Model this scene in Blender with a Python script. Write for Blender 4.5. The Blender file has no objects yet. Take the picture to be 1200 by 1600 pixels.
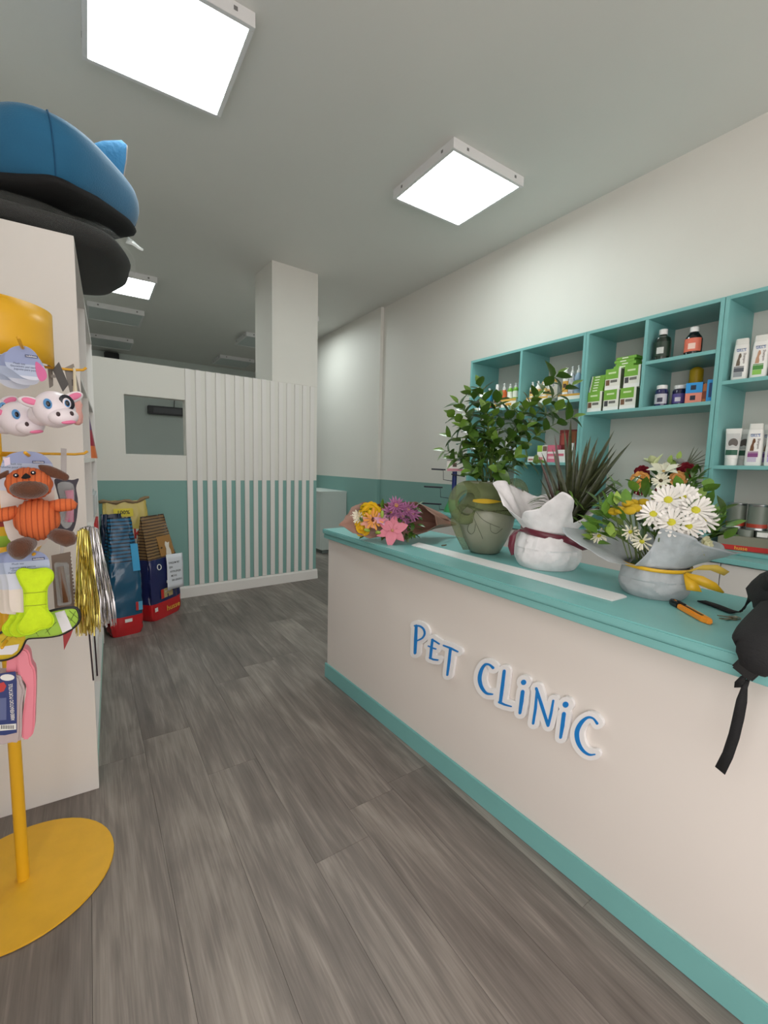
import bpy, math, random
import numpy as np
from mathutils import Vector, Matrix, Euler
PI = math.pi
SC = bpy.context.scene
COL = SC.collection

# ------------------------------------------------------------------ camera
# photograph frame 1200 x 1600; calibrated from the room's straight lines
FPX = 690.74
YAW, PITCH, ROLL = math.radians(33.79), math.radians(6.01), math.radians(1.41)
CAM = Vector((0.0, 0.0, 1.2))
_F = Vector((math.sin(YAW), math.cos(YAW), 0)); _R = Vector((math.cos(YAW), -math.sin(YAW), 0)); _U = Vector((0, 0, 1))
CF = _F * math.cos(PITCH) - _U * math.sin(PITCH)
_U2 = _F * math.sin(PITCH) + _U * math.cos(PITCH)
CR = _R * math.cos(ROLL) + _U2 * math.sin(ROLL)
CU = -_R * math.sin(ROLL) + _U2 * math.cos(ROLL)
cd = bpy.data.cameras.new('camera'); cam = bpy.data.objects.new('camera', cd); COL.objects.link(cam)
cd.sensor_fit = 'VERTICAL'; cd.sensor_height = 36.0; cd.sensor_width = 27.0; cd.lens = FPX / 1600 * 36.0
cd.clip_start = 0.02
_m = Matrix((CR, CU, -CF)).transposed().to_4x4(); _m.translation = CAM
cam.matrix_world = _m
SC.camera = cam

# ------------------------------------------------------------------ light of the place
W = bpy.data.worlds.new('daylight'); SC.world = W; W.use_nodes = True
W.node_tree.nodes['Background'].inputs[0].default_value = (1.0, 0.94, 0.905, 1)
W.node_tree.nodes['Background'].inputs[1].default_value = 1.42
LED = 8.2                     # ceiling panels
SC.view_settings.view_transform = 'Standard'; SC.view_settings.look = 'None'
SC.view_settings.gamma = 1.0; SC.view_settings.use_curve_mapping = False
SC.view_settings.exposure = 0.9

# ------------------------------------------------------------------ helpers
def ray(px, py): return CF + CR * ((px - 600) / FPX) - CU * ((py - 800) / FPX)
def onz(px, py, z): d = ray(px, py); return CAM + d * ((z - CAM.z) / d.z)
def onx(px, py, x): d = ray(px, py); return CAM + d * ((x - CAM.x) / d.x)
def ony(px, py, y): d = ray(px, py); return CAM + d * ((y - CAM.y) / d.y)
def onpl(px, py, P, n): d = ray(px, py); return CAM + d * ((P - CAM).dot(n) / d.dot(n))

def lin(c): c /= 255.0; return c / 12.92 if c <= 0.04045 else ((c + 0.055) / 1.055) ** 2.4
def sr(r, g, b): return (lin(r), lin(g), lin(b), 1.0)

MATS = {}
def mat(name, col, rough=0.5, metal=0.0, noise=None, bump=None, trans=0.0, alpha=1.0, emit=None, spec=0.5, coat=0.0, sheen=0.0):
    """col = sRGB triple. noise=(scale, amount[, stretch xyz]) colour variation, bump=(scale, strength[, stretch])."""
    if name in MATS: return MATS[name]
    m = bpy.data.materials.new(name); m.use_nodes = True; nt = m.node_tree; N = nt.nodes; b = N['Principled BSDF']
    c = sr(*col)
    b.inputs['Base Color'].default_value = c; b.inputs['Roughness'].default_value = rough
    b.inputs['Metallic'].default_value = metal; b.inputs['Specular IOR Level'].default_value = spec
    b.inputs['Alpha'].default_value = alpha; b.inputs['Transmission Weight'].default_value = trans
    b.inputs['Coat Weight'].default_value = coat; b.inputs['Sheen Weight'].default_value = sheen
    if emit: b.inputs['Emission Color'].default_value = (*emit[0], 1); b.inputs['Emission Strength'].default_value = emit[1]
    def coords(sc, st=(1, 1, 1)):
        t = N.new('ShaderNodeTexCoord'); mp = N.new('ShaderNodeMapping'); mp.inputs['Scale'].default_value = st
        nt.links.new(t.outputs['Object'], mp.inputs['Vector'])
        n = N.new('ShaderNodeTexNoise'); n.inputs['Scale'].default_value = sc; n.inputs['Detail'].default_value = 4
        nt.links.new(mp.outputs[0], n.inputs['Vector']); return n
    if noise:
        n = coords(noise[0], noise[2] if len(noise) > 2 else (1, 1, 1))
        r = N.new('ShaderNodeValToRGB'); a = noise[1]
        r.color_ramp.elements[0].position = 0.3; r.color_ramp.elements[1].position = 0.7
        r.color_ramp.elements[0].color = tuple(max(0, v * (1 - a)) for v in c[:3]) + (1,)
        r.color_ramp.elements[1].color = tuple(min(1, v * (1 + a)) for v in c[:3]) + (1,)
        nt.links.new(n.outputs[0], r.inputs[0]); nt.links.new(r.outputs[0], b.inputs['Base Color'])
    if bump:
        n = coords(bump[0], bump[2] if len(bump) > 2 else (1, 1, 1))
        bp = N.new('ShaderNodeBump'); bp.inputs['Strength'].default_value = bump[1]; bp.inputs['Distance'].default_value = 0.004
        nt.links.new(n.outputs[0], bp.inputs['Height']); nt.links.new(bp.outputs[0], b.inputs['Normal'])
    MATS[name] = m
    return m

def bands(name, stops, rough=0.4, axis=2, stripes=None, coat=0.0, bump=None):
    """printed film / paint whose colour changes with a local coordinate. stops=[(pos, sRGB)] constant steps.
    stripes=(from, to, period, sRGB, duty)"""
    m = mat(name, stops[0][1], rough=rough, coat=coat, bump=bump); nt = m.node_tree; N = nt.nodes; b = N['Principled BSDF']
    if name + '_done' in MATS: return m
    MATS[name + '_done'] = m
    t = N.new('ShaderNodeTexCoord'); s = N.new('ShaderNodeSeparateXYZ'); nt.links.new(t.outputs['Object'], s.inputs[0])
    out = s.outputs[axis]; prev = None
    c0 = N.new('ShaderNodeRGB'); c0.outputs[0].default_value = sr(*stops[0][1]); prev = c0.outputs[0]
    def mixin(prev, fac, col):
        mx = N.new('ShaderNodeMix'); mx.data_type = 'RGBA'
        nt.links.new(fac, mx.inputs[0]); nt.links.new(prev, mx.inputs[6]); mx.inputs[7].default_value = sr(*col)
        return mx.outputs[2]
    def gt(v):
        g = N.new('ShaderNodeMath'); g.operation = 'GREATER_THAN'; nt.links.new(out, g.inputs[0]); g.inputs[1].default_value = v; return g.outputs[0]
    for p, c in stops[1:]: prev = mixin(prev, gt(p), c)
    if stripes:
        a, z, per, c, duty = stripes
        md = N.new('ShaderNodeMath'); md.operation = 'FLOORED_MODULO'; nt.links.new(out, md.inputs[0]); md.inputs[1].default_value = per
        lt = N.new('ShaderNodeMath'); lt.operation = 'LESS_THAN'; nt.links.new(md.outputs[0], lt.inputs[0]); lt.inputs[1].default_value = per * duty
        m1 = N.new('ShaderNodeMath'); m1.operation = 'MULTIPLY'; nt.links.new(lt.outputs[0], m1.inputs[0]); nt.links.new(gt(a), m1.inputs[1])
        m2 = N.new('ShaderNodeMath'); m2.operation = 'LESS_THAN'; nt.links.new(out, m2.inputs[0]); m2.inputs[1].default_value = z
        m3 = N.new('ShaderNodeMath'); m3.operation = 'MULTIPLY'; nt.links.new(m1.outputs[0], m3.inputs[0]); nt.links.new(m2.outputs[0], m3.inputs[1])
        prev = mixin(prev, m3.outputs[0], c)
    nt.links.new(prev, b.inputs['Base Color'])
    return m

class MB:
    def __init__(s): s.v = []; s.f = []
    def add(s, vs, fs):
        o = len(s.v); s.v += [tuple(v) for v in vs]; s.f += [tuple(i + o for i in f) for f in fs]; return s
    def box(s, x0, x1, y0, y1, z0, z1):
        return s.add([(x0,y0,z0),(x1,y0,z0),(x1,y1,z0),(x0,y1,z0),(x0,y0,z1),(x1,y0,z1),(x1,y1,z1),(x0,y1,z1)],
                     [(0,3,2,1),(4,5,6,7),(0,1,5,4),(1,2,6,5),(2,3,7,6),(3,0,4,7)])
    def prism(s, pts, fn):
        """pts 2D outline; fn(u, v, k) -> 3D with k 0 (front) / 1 (back)"""
        n = len(pts); vs = [fn(u, v, 0) for u, v in pts] + [fn(u, v, 1) for u, v in pts]
        fs = [tuple(range(n)), tuple(range(2 * n - 1, n - 1, -1))] + [(i, i + n, (i + 1) % n + n, (i + 1) % n) for i in range(n)]
        return s.add(vs, fs)
    def lathe(s, prof, n=20, c=(0, 0, 0), sx=1.0, sy=1.0, power=2.0, cap=True, a0=0.0, a1=2 * PI, fn=None):
        full = abs(a1 - a0 - 2 * PI) < 1e-6; m = n if full else n + 1; vs = []
        for r, z in prof:
            for i in range(m):
                a = a0 + (a1 - a0) * i / n; ca, sa = math.cos(a), math.sin(a)
                if power != 2.0:
                    ca = math.copysign(abs(ca) ** (2 / power), ca); sa = math.copysign(abs(sa) ** (2 / power), sa)
                p = (c[0] + r * sx * ca, c[1] + r * sy * sa, c[2] + z)
                vs.append(fn(p, a, r, z) if fn else p)
        fs = []
        for j in range(len(prof) - 1):
            for i in range(n if full else n):
                k = (i + 1) % m if full else i + 1
                fs.append((j * m + i, j * m + k, (j + 1) * m + k, (j + 1) * m + i))
        if cap and full:
            fs.append(tuple(range(m - 1, -1, -1))); fs.append(tuple(range((len(prof) - 1) * m, len(prof) * m)))
        return s.add(vs, fs)
    def tube(s, path, r, n=8, flat=1.0, cap=True):
        P = [Vector(p) for p in path]; R = r if isinstance(r, (list, tuple)) else [r] * len(P); vs = []; up = None
        for i, p in enumerate(P):
            t = (P[min(i + 1, len(P) - 1)] - P[max(i - 1, 0)])
            t = t.normalized() if t.length > 1e-9 else Vector((0, 0, 1))
            if up is None:
                up = Vector((0, 0, 1)) if abs(t.z) < 0.9 else Vector((1, 0, 0))
            sd = t.cross(up); sd.normalize(); up = sd.cross(t).normalized()
            for k in range(n):
                a = 2 * PI * k / n; vs.append(p + (sd * math.cos(a) + up * math.sin(a) * flat) * R[i])
        fs = [(i * n + k, i * n + (k + 1) % n, (i + 1) * n + (k + 1) % n, (i + 1) * n + k) for i in range(len(P) - 1) for k in range(n)]
        if cap: fs += [tuple(range(n - 1, -1, -1)), tuple(range((len(P) - 1) * n, len(P) * n))]
        return s.add(vs, fs)
    def ribbon(s, path, wid, wdir, th=0.001):
        """flat band along path; wdir = direction(s) of its width"""
        P = [Vector(p) for p in path]; n = len(P); vs = []
        for i, p in enumerate(P):
            wd = Vector(wdir[i] if isinstance(wdir[0], (list, tuple, Vector)) else wdir).normalized()
            w_ = wid[i] if isinstance(wid, (list, tuple)) else wid
            t = (P[min(i + 1, n - 1)] - P[max(i - 1, 0)]).normalized(); nn = wd.cross(t)
            if nn.length < 1e-6: nn = Vector((0, 0, 1))
            nn = nn.normalized() * th / 2
            a, b = p - wd * w_ / 2, p + wd * w_ / 2
            vs += [a + nn, b + nn, b - nn, a - nn]
        fs = []
        for i in range(n - 1):
            for k in range(4): fs.append((i * 4 + k, i * 4 + (k + 1) % 4, i * 4 + 4 + (k + 1) % 4, i * 4 + 4 + k))
        fs += [(0, 1, 2, 3), (n * 4 - 1, n * 4 - 2, n * 4 - 3, n * 4 - 4)]
        return s.add(vs, fs)
    def grid(s, fn, nu, nv, cu=False, cv=False):
        mu = nu if cu else nu + 1; mv = nv if cv else nv + 1
        vs = [fn(i / nu, j / nv) for j in range(mv) for i in range(mu)]
        fs = [(j * mu + i, j * mu + (i + 1) % mu, ((j + 1) % mv) * mu + (i + 1) % mu, ((j + 1) % mv) * mu + i)
              for j in range(nv) for i in range(nu)]
        return s.add(vs, fs)
    def ball(s, c, r, nu=16, nv=10, rot=None, fn=None):
        r = r if isinstance(r, (tuple, list)) else (r, r, r); c = Vector(c); vs = []
        M = rot.to_matrix() if isinstance(rot, Euler) else (rot or Matrix.Identity(3))
        def P(th, ph):
            d = Vector((math.cos(ph) * math.cos(th), math.cos(ph) * math.sin(th), math.sin(ph)))
            k = fn(d) if fn else 1.0
            return c + M @ Vector((d.x * r[0] * k, d.y * r[1] * k, d.z * r[2] * k))
        vs = [P(0, -PI / 2)]
        for j in range(1, nv):
            for i in range(nu): vs.append(P(2 * PI * i / nu, -PI / 2 + PI * j / nv))
        vs.append(P(0, PI / 2)); fs = []
        for i in range(nu): fs.append((0, 1 + (i + 1) % nu, 1 + i))
        for j in range(nv - 2):
            for i in range(nu):
                a = 1 + j * nu; fs.append((a + i, a + (i + 1) % nu, a + nu + (i + 1) % nu, a + nu + i))
        t = len(vs) - 1; a = 1 + (nv - 2) * nu
        for i in range(nu): fs.append((a + i, a + (i + 1) % nu, t))
        return s.add(vs, fs)
    def puff(s, pts, fn, T, rings=5, c=None, flatback=False):
        """pillow from a 2D outline; fn(u, v, d) -> 3D with d signed depth"""
        n = len(pts); cx = c[0] if c else sum(p[0] for p in pts) / n; cy = c[1] if c else sum(p[1] for p in pts) / n; vs = []; fs = []
        for sg in ((1,) if flatback else (1, -1)):
            o = len(vs)
            for k in range(rings):
                t = k / rings; sc = math.cos(t * PI / 2) ** 0.8; d = T * math.sin(t * PI / 2) ** 0.8
                for u, v in pts: vs.append(fn(cx + (u - cx) * sc, cy + (v - cy) * sc, sg * d))
            vs.append(fn(cx, cy, sg * T))
            for k in range(rings - 1):
                for i in range(n):
                    q = (o + k * n + i, o + k * n + (i + 1) % n, o + (k + 1) * n + (i + 1) % n, o + (k + 1) * n + i)
                    fs.append(q if sg > 0 else q[::-1])
            for i in range(n):
                q = (o + (rings - 1) * n + i, o + (rings - 1) * n + (i + 1) % n, len(vs) - 1); fs.append(q if sg > 0 else q[::-1])
        if flatback: fs.append(tuple(range(n - 1, -1, -1)))
        return s.add(vs, fs)
    def mesh(s, name, m=None, smooth=False, bevel=0.0):
        me = bpy.data.meshes.new(name); me.from_pydata(s.v, [], s.f); me.validate(); 
        if m: me.materials.append(m)
        import bmesh
        bm = bmesh.new(); bm.from_mesh(me); bmesh.ops.recalc_face_normals(bm, faces=bm.faces)
        if bevel: bmesh.ops.bevel(bm, geom=[e for e in bm.edges if e.is_manifold and e.calc_face_angle(0) > 0.5], offset=bevel, segments=2, affect='EDGES', clamp_overlap=True)
        bm.to_mesh(me); bm.free()
        if smooth:
            me.polygons.foreach_set('use_smooth', [True] * len(me.polygons))
            if smooth != 'all': me.set_sharp_from_angle(angle=math.radians(smooth if isinstance(smooth, (int, float)) and smooth > 1 else 40))
        return me
    def build(s, name, m=None, parent=None, smooth=False, bevel=0.0, loc=None, rot=None):
        return link(name, s.mesh(name, m, smooth, bevel), parent, loc, rot)

def link(name, me, parent=None, loc=None, rot=None):
    o = bpy.data.objects.new(name, me); COL.objects.link(o)
    if parent: o.parent = parent
    if loc is not None: o.location = loc
    if rot is not None: o.rotation_euler = rot
    return o

def cat(pts, sub=6):
    P = [Vector(p) for p in pts]; P = [P[0]] + P + [P[-1]]; out = []
    for i in range(1, len(P) - 2):
        a, b, c, d = P[i - 1], P[i], P[i + 1], P[i + 2]
        for k in range(sub):
            t = k / sub; out.append(.5 * (2 * b + (c - a) * t + (2 * a - 5 * b + 4 * c - d) * t * t + (-a + 3 * b - 3 * c + d) * t ** 3))
    return out + [P[-2]]
def cat1(v, sub=6): return [q.x for q in cat([(a, 0, 0) for a in v], sub)]

def tag(o, label=None, category=None, group=None, kind=None):
    if label: o['label'] = label
    if category: o['category'] = category
    if group: o['group'] = group
    if kind: o['kind'] = kind
    return o
def thing(name, label, category, loc=(0, 0, 0), rz=0.0, group=None):
    o = bpy.data.objects.new(name, None); COL.objects.link(o); o.empty_display_size = 0.05
    o.location = loc; o.rotation_euler = (0, 0, rz); return tag(o, label, category, group)
def struct(name, mb, m, parent=None, **k):
    o = mb.build(name, m, parent, **k)
    if not parent: o['kind'] = 'structure'
    return o

# flat print: text as thin meshes, all converted in one go while the scene is still empty
TEXTS = {}
def prep_text(strings):
    tmp = []
    for t in strings:
        cu = bpy.data.curves.new('txt', 'FONT'); cu.body = t; cu.size = 1.0; cu.align_x = 'CENTER'; cu.align_y = 'CENTER'
        cu.resolution_u = 2; cu.offset = 0.012
        ob = bpy.data.objects.new('txt', cu); COL.objects.link(ob); tmp.append((t, ob, cu))
    dg = bpy.context.evaluated_depsgraph_get(); dg.update()
    for t, ob, cu in tmp:
        me = bpy.data.meshes.new_from_object(ob.evaluated_get(dg)); TEXTS[t] = ([tuple(v.co) for v in me.vertices], [tuple(p.vertices) for p in me.polygons])
        bpy.data.meshes.remove(me); bpy.data.objects.remove(ob); bpy.data.curves.remove(cu)
def text(t, size, m, parent, fn, width=None):
    """text laid on a surface: fn(u, v) -> local 3D"""
    vs, fs = TEXTS[t]; k = size
    w = max(v[0] for v in vs) - min(v[0] for v in vs)
    kx = width / w if width else size
    b = MB(); b.add([fn(v[0] * kx, v[1] * k) for v in vs], fs)
    me = bpy.data.meshes.new('lettering'); me.from_pydata(b.v, [], b.f); me.materials.append(m)
    return link('lettering', me, parent)
prep_text(["GILL'S", 'Shampoo', 'husse', 'ABBEVERATOIO PORTATILE', 'UNIQUM PET', 'QEN', 'ANTIALERGJIK', 'ME KG', '500 LEKE/KG', 'KR', '100%', 'nobleza',
           'Plush toy', 'Peluche pour chiens', 'Giocattolo per cani', 'Juguete para perros', 'ONE', 'OPTIMAL'])

# ------------------------------------------------------------------ common materials
TEAL = (122, 182, 180)
M_teal = mat('teal_paint', TEAL, 0.38, noise=(6, 0.03), bump=(120, 0.04))
M_white = mat('white_board', (226, 222, 218), 0.5, noise=(3, 0.015))
M_wall = mat('white_wall_paint', (222, 219, 212), 0.75, noise=(2.5, 0.02), bump=(60, 0.05))
M_ceil = mat('ceiling_paint', (222, 221, 216), 0.8, noise=(1.5, 0.015))
M_cream = mat('cream_counter_panel', (228, 221, 215), 0.35, noise=(2, 0.012))
M_black = mat('black_plastic', (22, 22, 24), 0.4)
M_blackcloth = mat('black_fabric', (19, 19, 21), 0.85, bump=(300, 0.3))
M_wplastic = mat('white_plastic', (235, 234, 230), 0.3)
M_yellow = mat('yellow_enamel', (232, 176, 34), 0.35)
M_ink = mat('black_ink', (25, 25, 28), 0.6)
M_leafd = mat('deep_green_leaf', (66, 100, 36), 0.32, noise=(30, 0.25), coat=0.2)
M_leaf = mat('fresh_green_leaf', (92, 132, 48), 0.4, noise=(30, 0.25))
M_leafl = mat('light_green_leaf', (136, 164, 66), 0.45, noise=(30, 0.2))
M_stem = mat('green_stem', (86, 104, 52), 0.6)
def dado_mat():
    m = mat('dado_wall_paint', (222, 219, 212), 0.6, bump=(60, 0.05)); nt = m.node_tree; N = nt.nodes
    g = N.new('ShaderNodeNewGeometry'); s = N.new('ShaderNodeSeparateXYZ'); nt.links.new(g.outputs['Position'], s.inputs[0])
    lt = N.new('ShaderNodeMath'); lt.operation = 'LESS_THAN'; nt.links.new(s.outputs[2], lt.inputs[0]); lt.inputs[1].default_value = 1.03
    mx = N.new('ShaderNodeMix'); mx.data_type = 'RGBA'; nt.links.new(lt.outputs[0], mx.inputs[0])
    mx.inputs[6].default_value = sr(222, 219, 212); mx.inputs[7].default_value = sr(124, 164, 157)
    nt.links.new(mx.outputs[2], N['Principled BSDF'].inputs['Base Color']); return m
M_dado = dado_mat()

# ------------------------------------------------------------------ the room
X0, X1, Y0, Y1, ZC = -0.6, 2.968, -3.0, 9.3, 3.05
fl = struct('floor', MB().box(X0 - .1, X1 + .1, Y0 - .1, Y1 + .1, -0.12, -0.010), mat('floor_underlay', (52, 48, 45), 0.9))
def wood():
    m = bpy.data.materials.new('grey_oak_laminate'); m.use_nodes = True; nt = m.node_tree; N = nt.nodes; b = N['Principled BSDF']
    t = N.new('ShaderNodeTexCoord'); oi = N.new('ShaderNodeObjectInfo')
    ad = N.new('ShaderNodeVectorMath'); ad.operation = 'ADD'; sc = N.new('ShaderNodeVectorMath'); sc.operation = 'SCALE'
    cb = N.new('ShaderNodeCombineXYZ')
    for i in range(3): nt.links.new(oi.outputs['Random'], cb.inputs[i])
    nt.links.new(cb.outputs[0], sc.inputs[0]); sc.inputs['Scale'].default_value = 37.0
    nt.links.new(t.outputs['Object'], ad.inputs[0]); nt.links.new(sc.outputs[0], ad.inputs[1])
    def noise(st, s, det, dist=0.0):
        mp = N.new('ShaderNodeMapping'); mp.inputs['Scale'].default_value = st; nt.links.new(ad.outputs[0], mp.inputs['Vector'])
        n = N.new('ShaderNodeTexNoise'); n.inputs['Scale'].default_value = s; n.inputs['Detail'].default_value = det; n.inputs['Distortion'].default_value = dist
        nt.links.new(mp.outputs[0], n.inputs['Vector']); return n.outputs[0]
    g1 = noise((14, 1.0, 1), 3.0, 8, 0.6); g2 = noise((3, 0.8, 1), 2.2, 5, 1.2); g3 = noise((70, 2.0, 1), 3.0, 4)
    r1 = N.new('ShaderNodeValToRGB'); e = r1.color_ramp.elements
    e[0].position = 0.32; e[0].color = sr(92, 84, 79); e[1].position = 0.68; e[1].color = sr(160, 150, 142)
    k = e.new(0.5); k.color = sr(122, 113, 107)
    mx = N.new('ShaderNodeMix'); mx.data_type = 'FLOAT'; mx.inputs[0].default_value = 0.55; nt.links.new(g1, mx.inputs[2]); nt.links.new(g2, mx.inputs[3])
    m2 = N.new('ShaderNodeMix'); m2.data_type = 'FLOAT'; m2.inputs[0].default_value = 0.22; nt.links.new(mx.outputs[0], m2.inputs[2]); nt.links.new(g3, m2.inputs[3])
    # overall tone of each board
    mr = N.new('ShaderNodeMapRange'); mr.inputs['To Min'].default_value = -0.07; mr.inputs['To Max'].default_value = 0.07; nt.links.new(oi.outputs['Random'], mr.inputs[0])
    sm = N.new('ShaderNodeMath'); nt.links.new(m2.outputs[0], sm.inputs[0]); nt.links.new(mr.outputs[0], sm.inputs[1])
    nt.links.new(sm.outputs[0], r1.inputs[0]); nt.links.new(r1.outputs[0], b.inputs['Base Color'])
    rr = N.new('ShaderNodeMapRange'); rr.inputs['To Min'].default_value = 0.38; rr.inputs['To Max'].default_value = 0.6; nt.links.new(g2, rr.inputs[0]); nt.links.new(rr.outputs[0], b.inputs['Roughness'])
    bp = N.new('ShaderNodeBump'); bp.inputs['Strength'].default_value = 0.12; bp.inputs['Distance'].default_value = 0.002
    nt.links.new(m2.outputs[0], bp.inputs['Height']); nt.links.new(bp.outputs[0], b.inputs['Normal'])
    return m
M_wood = wood(); random.seed(4)
PW = (X1 - X0) / 19; pcache = {}
for i in range(19):
    y = Y0 - random.random() * 1.1
    while y < Y1:
        a, b_ = max(y, Y0), min(y + 1.28, Y1); y += 1.28
        L = round(b_ - a, 3)
        if L < 0.03: continue
        if L not in pcache: pcache[L] = MB().box(-PW / 2 + .0004, PW / 2 - .0004, -L / 2 + .0004, L / 2 - .0004, -0.010, 0).mesh('plank', M_wood)
        link('plank', pcache[L], fl, (X0 + (i + .5) * PW, (a + b_) / 2, 0))
struct('ceiling', MB().box(X0 - .1, X1 + .1, Y0 - .1, Y1 + .1, ZC, ZC + .12), M_ceil)
SY = 2.735   # where the wall shelving begins
struct('wall_right', MB().box(X1, X1 + .1, Y0, SY, 0, ZC), M_wall)
struct('wall_right_middle', MB().box(X1, X1 + .1, SY, 4.54, 0, ZC), M_dado)
struct('wall_right_far', MB().box(X1 - .04, X1 + .1, 4.54, Y1, 0, ZC), M_dado)
YL = 0.3      # in front of this, unseen opening added to bring daylight onto the counter
struct('wall_left', MB().box(X0 - .1, X0, YL, Y1, 0, ZC), M_wall)
lw = MB(); lw.box(X0 - .1, X0, Y0, YL, 0, .12); lw.box(X0 - .1, X0, Y0, YL, 2.85, ZC); lw.box(X0 - .1, X0, Y0, Y0 + .1, .12, 2.85); lw.box(X0 - .1, X0, -1.2, -1.12, .12, 2.85)
struct('wall_left_light_opening', lw, M_wall)
struct('wall_back', MB().box(X0, X1, Y1, Y1 + .1, 0, ZC), mat('grey_green_wall_paint', (214, 222, 217), 0.8, noise=(2, 0.02)))
fw = MB(); fw.box(X0, X1, Y0 - .1, Y0, 0, 0.12); fw.box(X0, X1, Y0 - .1, Y0, 2.85, ZC); fw.box(X0, X0 + .12, Y0 - .1, Y0, .12, 2.85); fw.box(X1 - .12, X1, Y0 - .1, Y0, .12, 2.85)
struct('wall_front', fw, M_wall)

# low partition with an opening, a column and white battens
PA = math.atan2(0.10, 1.91)
def PM(u, v): return (1.952 - u * math.cos(PA) - v * math.sin(PA), 4.182 - u * math.sin(PA) + v * math.cos(PA))   # u leftwards, v backwards
pm = MB(); PH = 1.968; UL = 2.55
def pbox(mb, u0, u1, v0, v1, z0, z1):
    c = [PM(u0, v0), PM(u1, v0), PM(u1, v1), PM(u0, v1)]
    return mb.add([(*p, z0) for p in c] + [(*p, z1) for p in c], [(0,3,2,1),(4,5,6,7),(0,1,5,4),(1,2,6,5),(2,3,7,6),(3,0,4,7)])
H0, H1, HZ0, HZ1 = 1.2505, 1.70, 1.243, 1.708
# one closed slab with a hole
def slab():
    us = [0.0, H0, H1, UL]; zs = [0, HZ0, HZ1, PH]; vs = []; fs = []
    for v in (0.0, 0.09):
        for z in zs:
            for u in us: vs.append((*PM(u, v), z))
    for j in range(3):
        for i in range(3):
            if (i, j) == (1, 1): continue
            a = j * 4 + i; fs += [(a, a + 1, a + 5, a + 4), (16 + a, 16 + a + 4, 16 + a + 5, 16 + a + 1)]
    def side(a, b): fs.append((a, b, b + 16, a + 16))
    for i in range(3): side(i, i + 1); side(12 + i, 13 + i); side(i * 4, i * 4 + 4); side(i * 4 + 3, i * 4 + 7)
    for a, b in ((5, 6), (9, 10), (5, 9), (6, 10)): side(a, b)
    return MB().add(vs, fs)
wp = struct('wall_partition', slab(), M_dado)
cb_ = pbox(pbox(MB(), 0.0, 0.476, 0.0905, 0.43, 0, ZC), 0.0, 0.476, 0.0, 0.0905, PH + .001, ZC)
struct('column', cb_, M_wall)
PER = 0.0833
for k in range(15):
    u = 0.040 + k * PER
    bm_ = pbox(MB(), u, u + 0.043, -0.012, -0.0002, 0.105, PH + (0 if u > .46 else -.006)); bm_.build('batten', M_white, wp, bevel=0.0015)
bb = MB()
prof = [(0, 0), (0.016, 0), (0.016, 0.085), (0.010, 0.1), (0, 0.104)]
U0, U1 = -0.018, 2.5
vs = [(*PM(U0 + .006 if j in (2, 3, 4) else U0, -p[0]), p[1]) for j, p in enumerate(prof)] + [(*PM(U1, -p[0]), p[1]) for p in prof]
bb.add(vs, [(0,1,2,3,4), (9,8,7,6,5)] + [(i, i + 5, (i + 1) % 5 + 5, (i + 1) % 5) for i in range(5)])
struct('baseboard_partition', bb, M_white, bevel=0.002)

# ceiling light panels
M_frame = mat('white_enamel_frame', (225, 224, 224), 0.4)
M_on = mat('lit_diffuser', (255, 255, 255), 0.5, emit=((0.90, 1.0, 0.985), LED))
M_off = mat('unlit_diffuser', (196, 204, 202), 0.3)
M_knock = mat('grey_knockout', (120, 118, 116), 0.6)
fmesh = MB()
for x0, x1, y0, y1 in ((-.3, .3, -.3, -.279), (-.3, .3, .279, .3), (-.3, -.279, -.279, .279), (.279, .3, -.279, .279)): fmesh.box(x0, x1, y0, y1, -.058, 0)
fmesh = fmesh.mesh('frame', M_frame, bevel=0.001)
dmesh_on = MB().box(-.279, .279, -.279, .279, -.054, -.046).mesh('diffuser', M_on); dmesh_off = MB().box(-.279, .279, -.279, .279, -.054, -.046).mesh('diffuser', M_off)
kmesh_x = MB().box(-.008, .008, -.0009, .0009, -.008, .008).mesh('knockout', M_knock); kmesh_y = MB().box(-.0009, .0009, -.008, .008, -.008, .008).mesh('knockout', M_knock)
def panel(x, y, on, label):
    t = thing('ceiling_light', label, 'ceiling light', (x, y, ZC), 0, 'square ceiling light panels')
    link('frame', fmesh, t); link('diffuser', dmesh_on if on else dmesh_off, t)
    for x_, y_, kx in [(-.19, -.3003, 1), (.22, -.3003, 1)] + [(sx, sy, 0) for sx in (-.3003, .3003) for sy in (-.2, .2)]:
        link('knockout', kmesh_x if kx else kmesh_y, t, (x_, y_, -.026))
panel(0.347, 2.315, True, 'large lit square ceiling light over the aisle beside the stacked pet beds')
panel(2.083, 2.350, True, 'lit square ceiling light above the reception counter and wall shelves')
panel(0.36, 5.545, True, 'lit square ceiling light behind the partition, partly hidden by black pet bed')
panel(2.20, 5.62, True, 'lit square ceiling light beside the right wall behind the column')
panel(0.36, 6.80, False, 'unlit square ceiling light behind the lit one, nearest to it')
panel(0.36, 8.40, False, 'unlit square ceiling light next to the black box on the back wall')
panel(2.25, 6.86, False, 'unlit square ceiling light half hidden behind the column')
panel(2.28, 8.50, False, 'unlit square ceiling light farthest back beyond the column')
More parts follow.
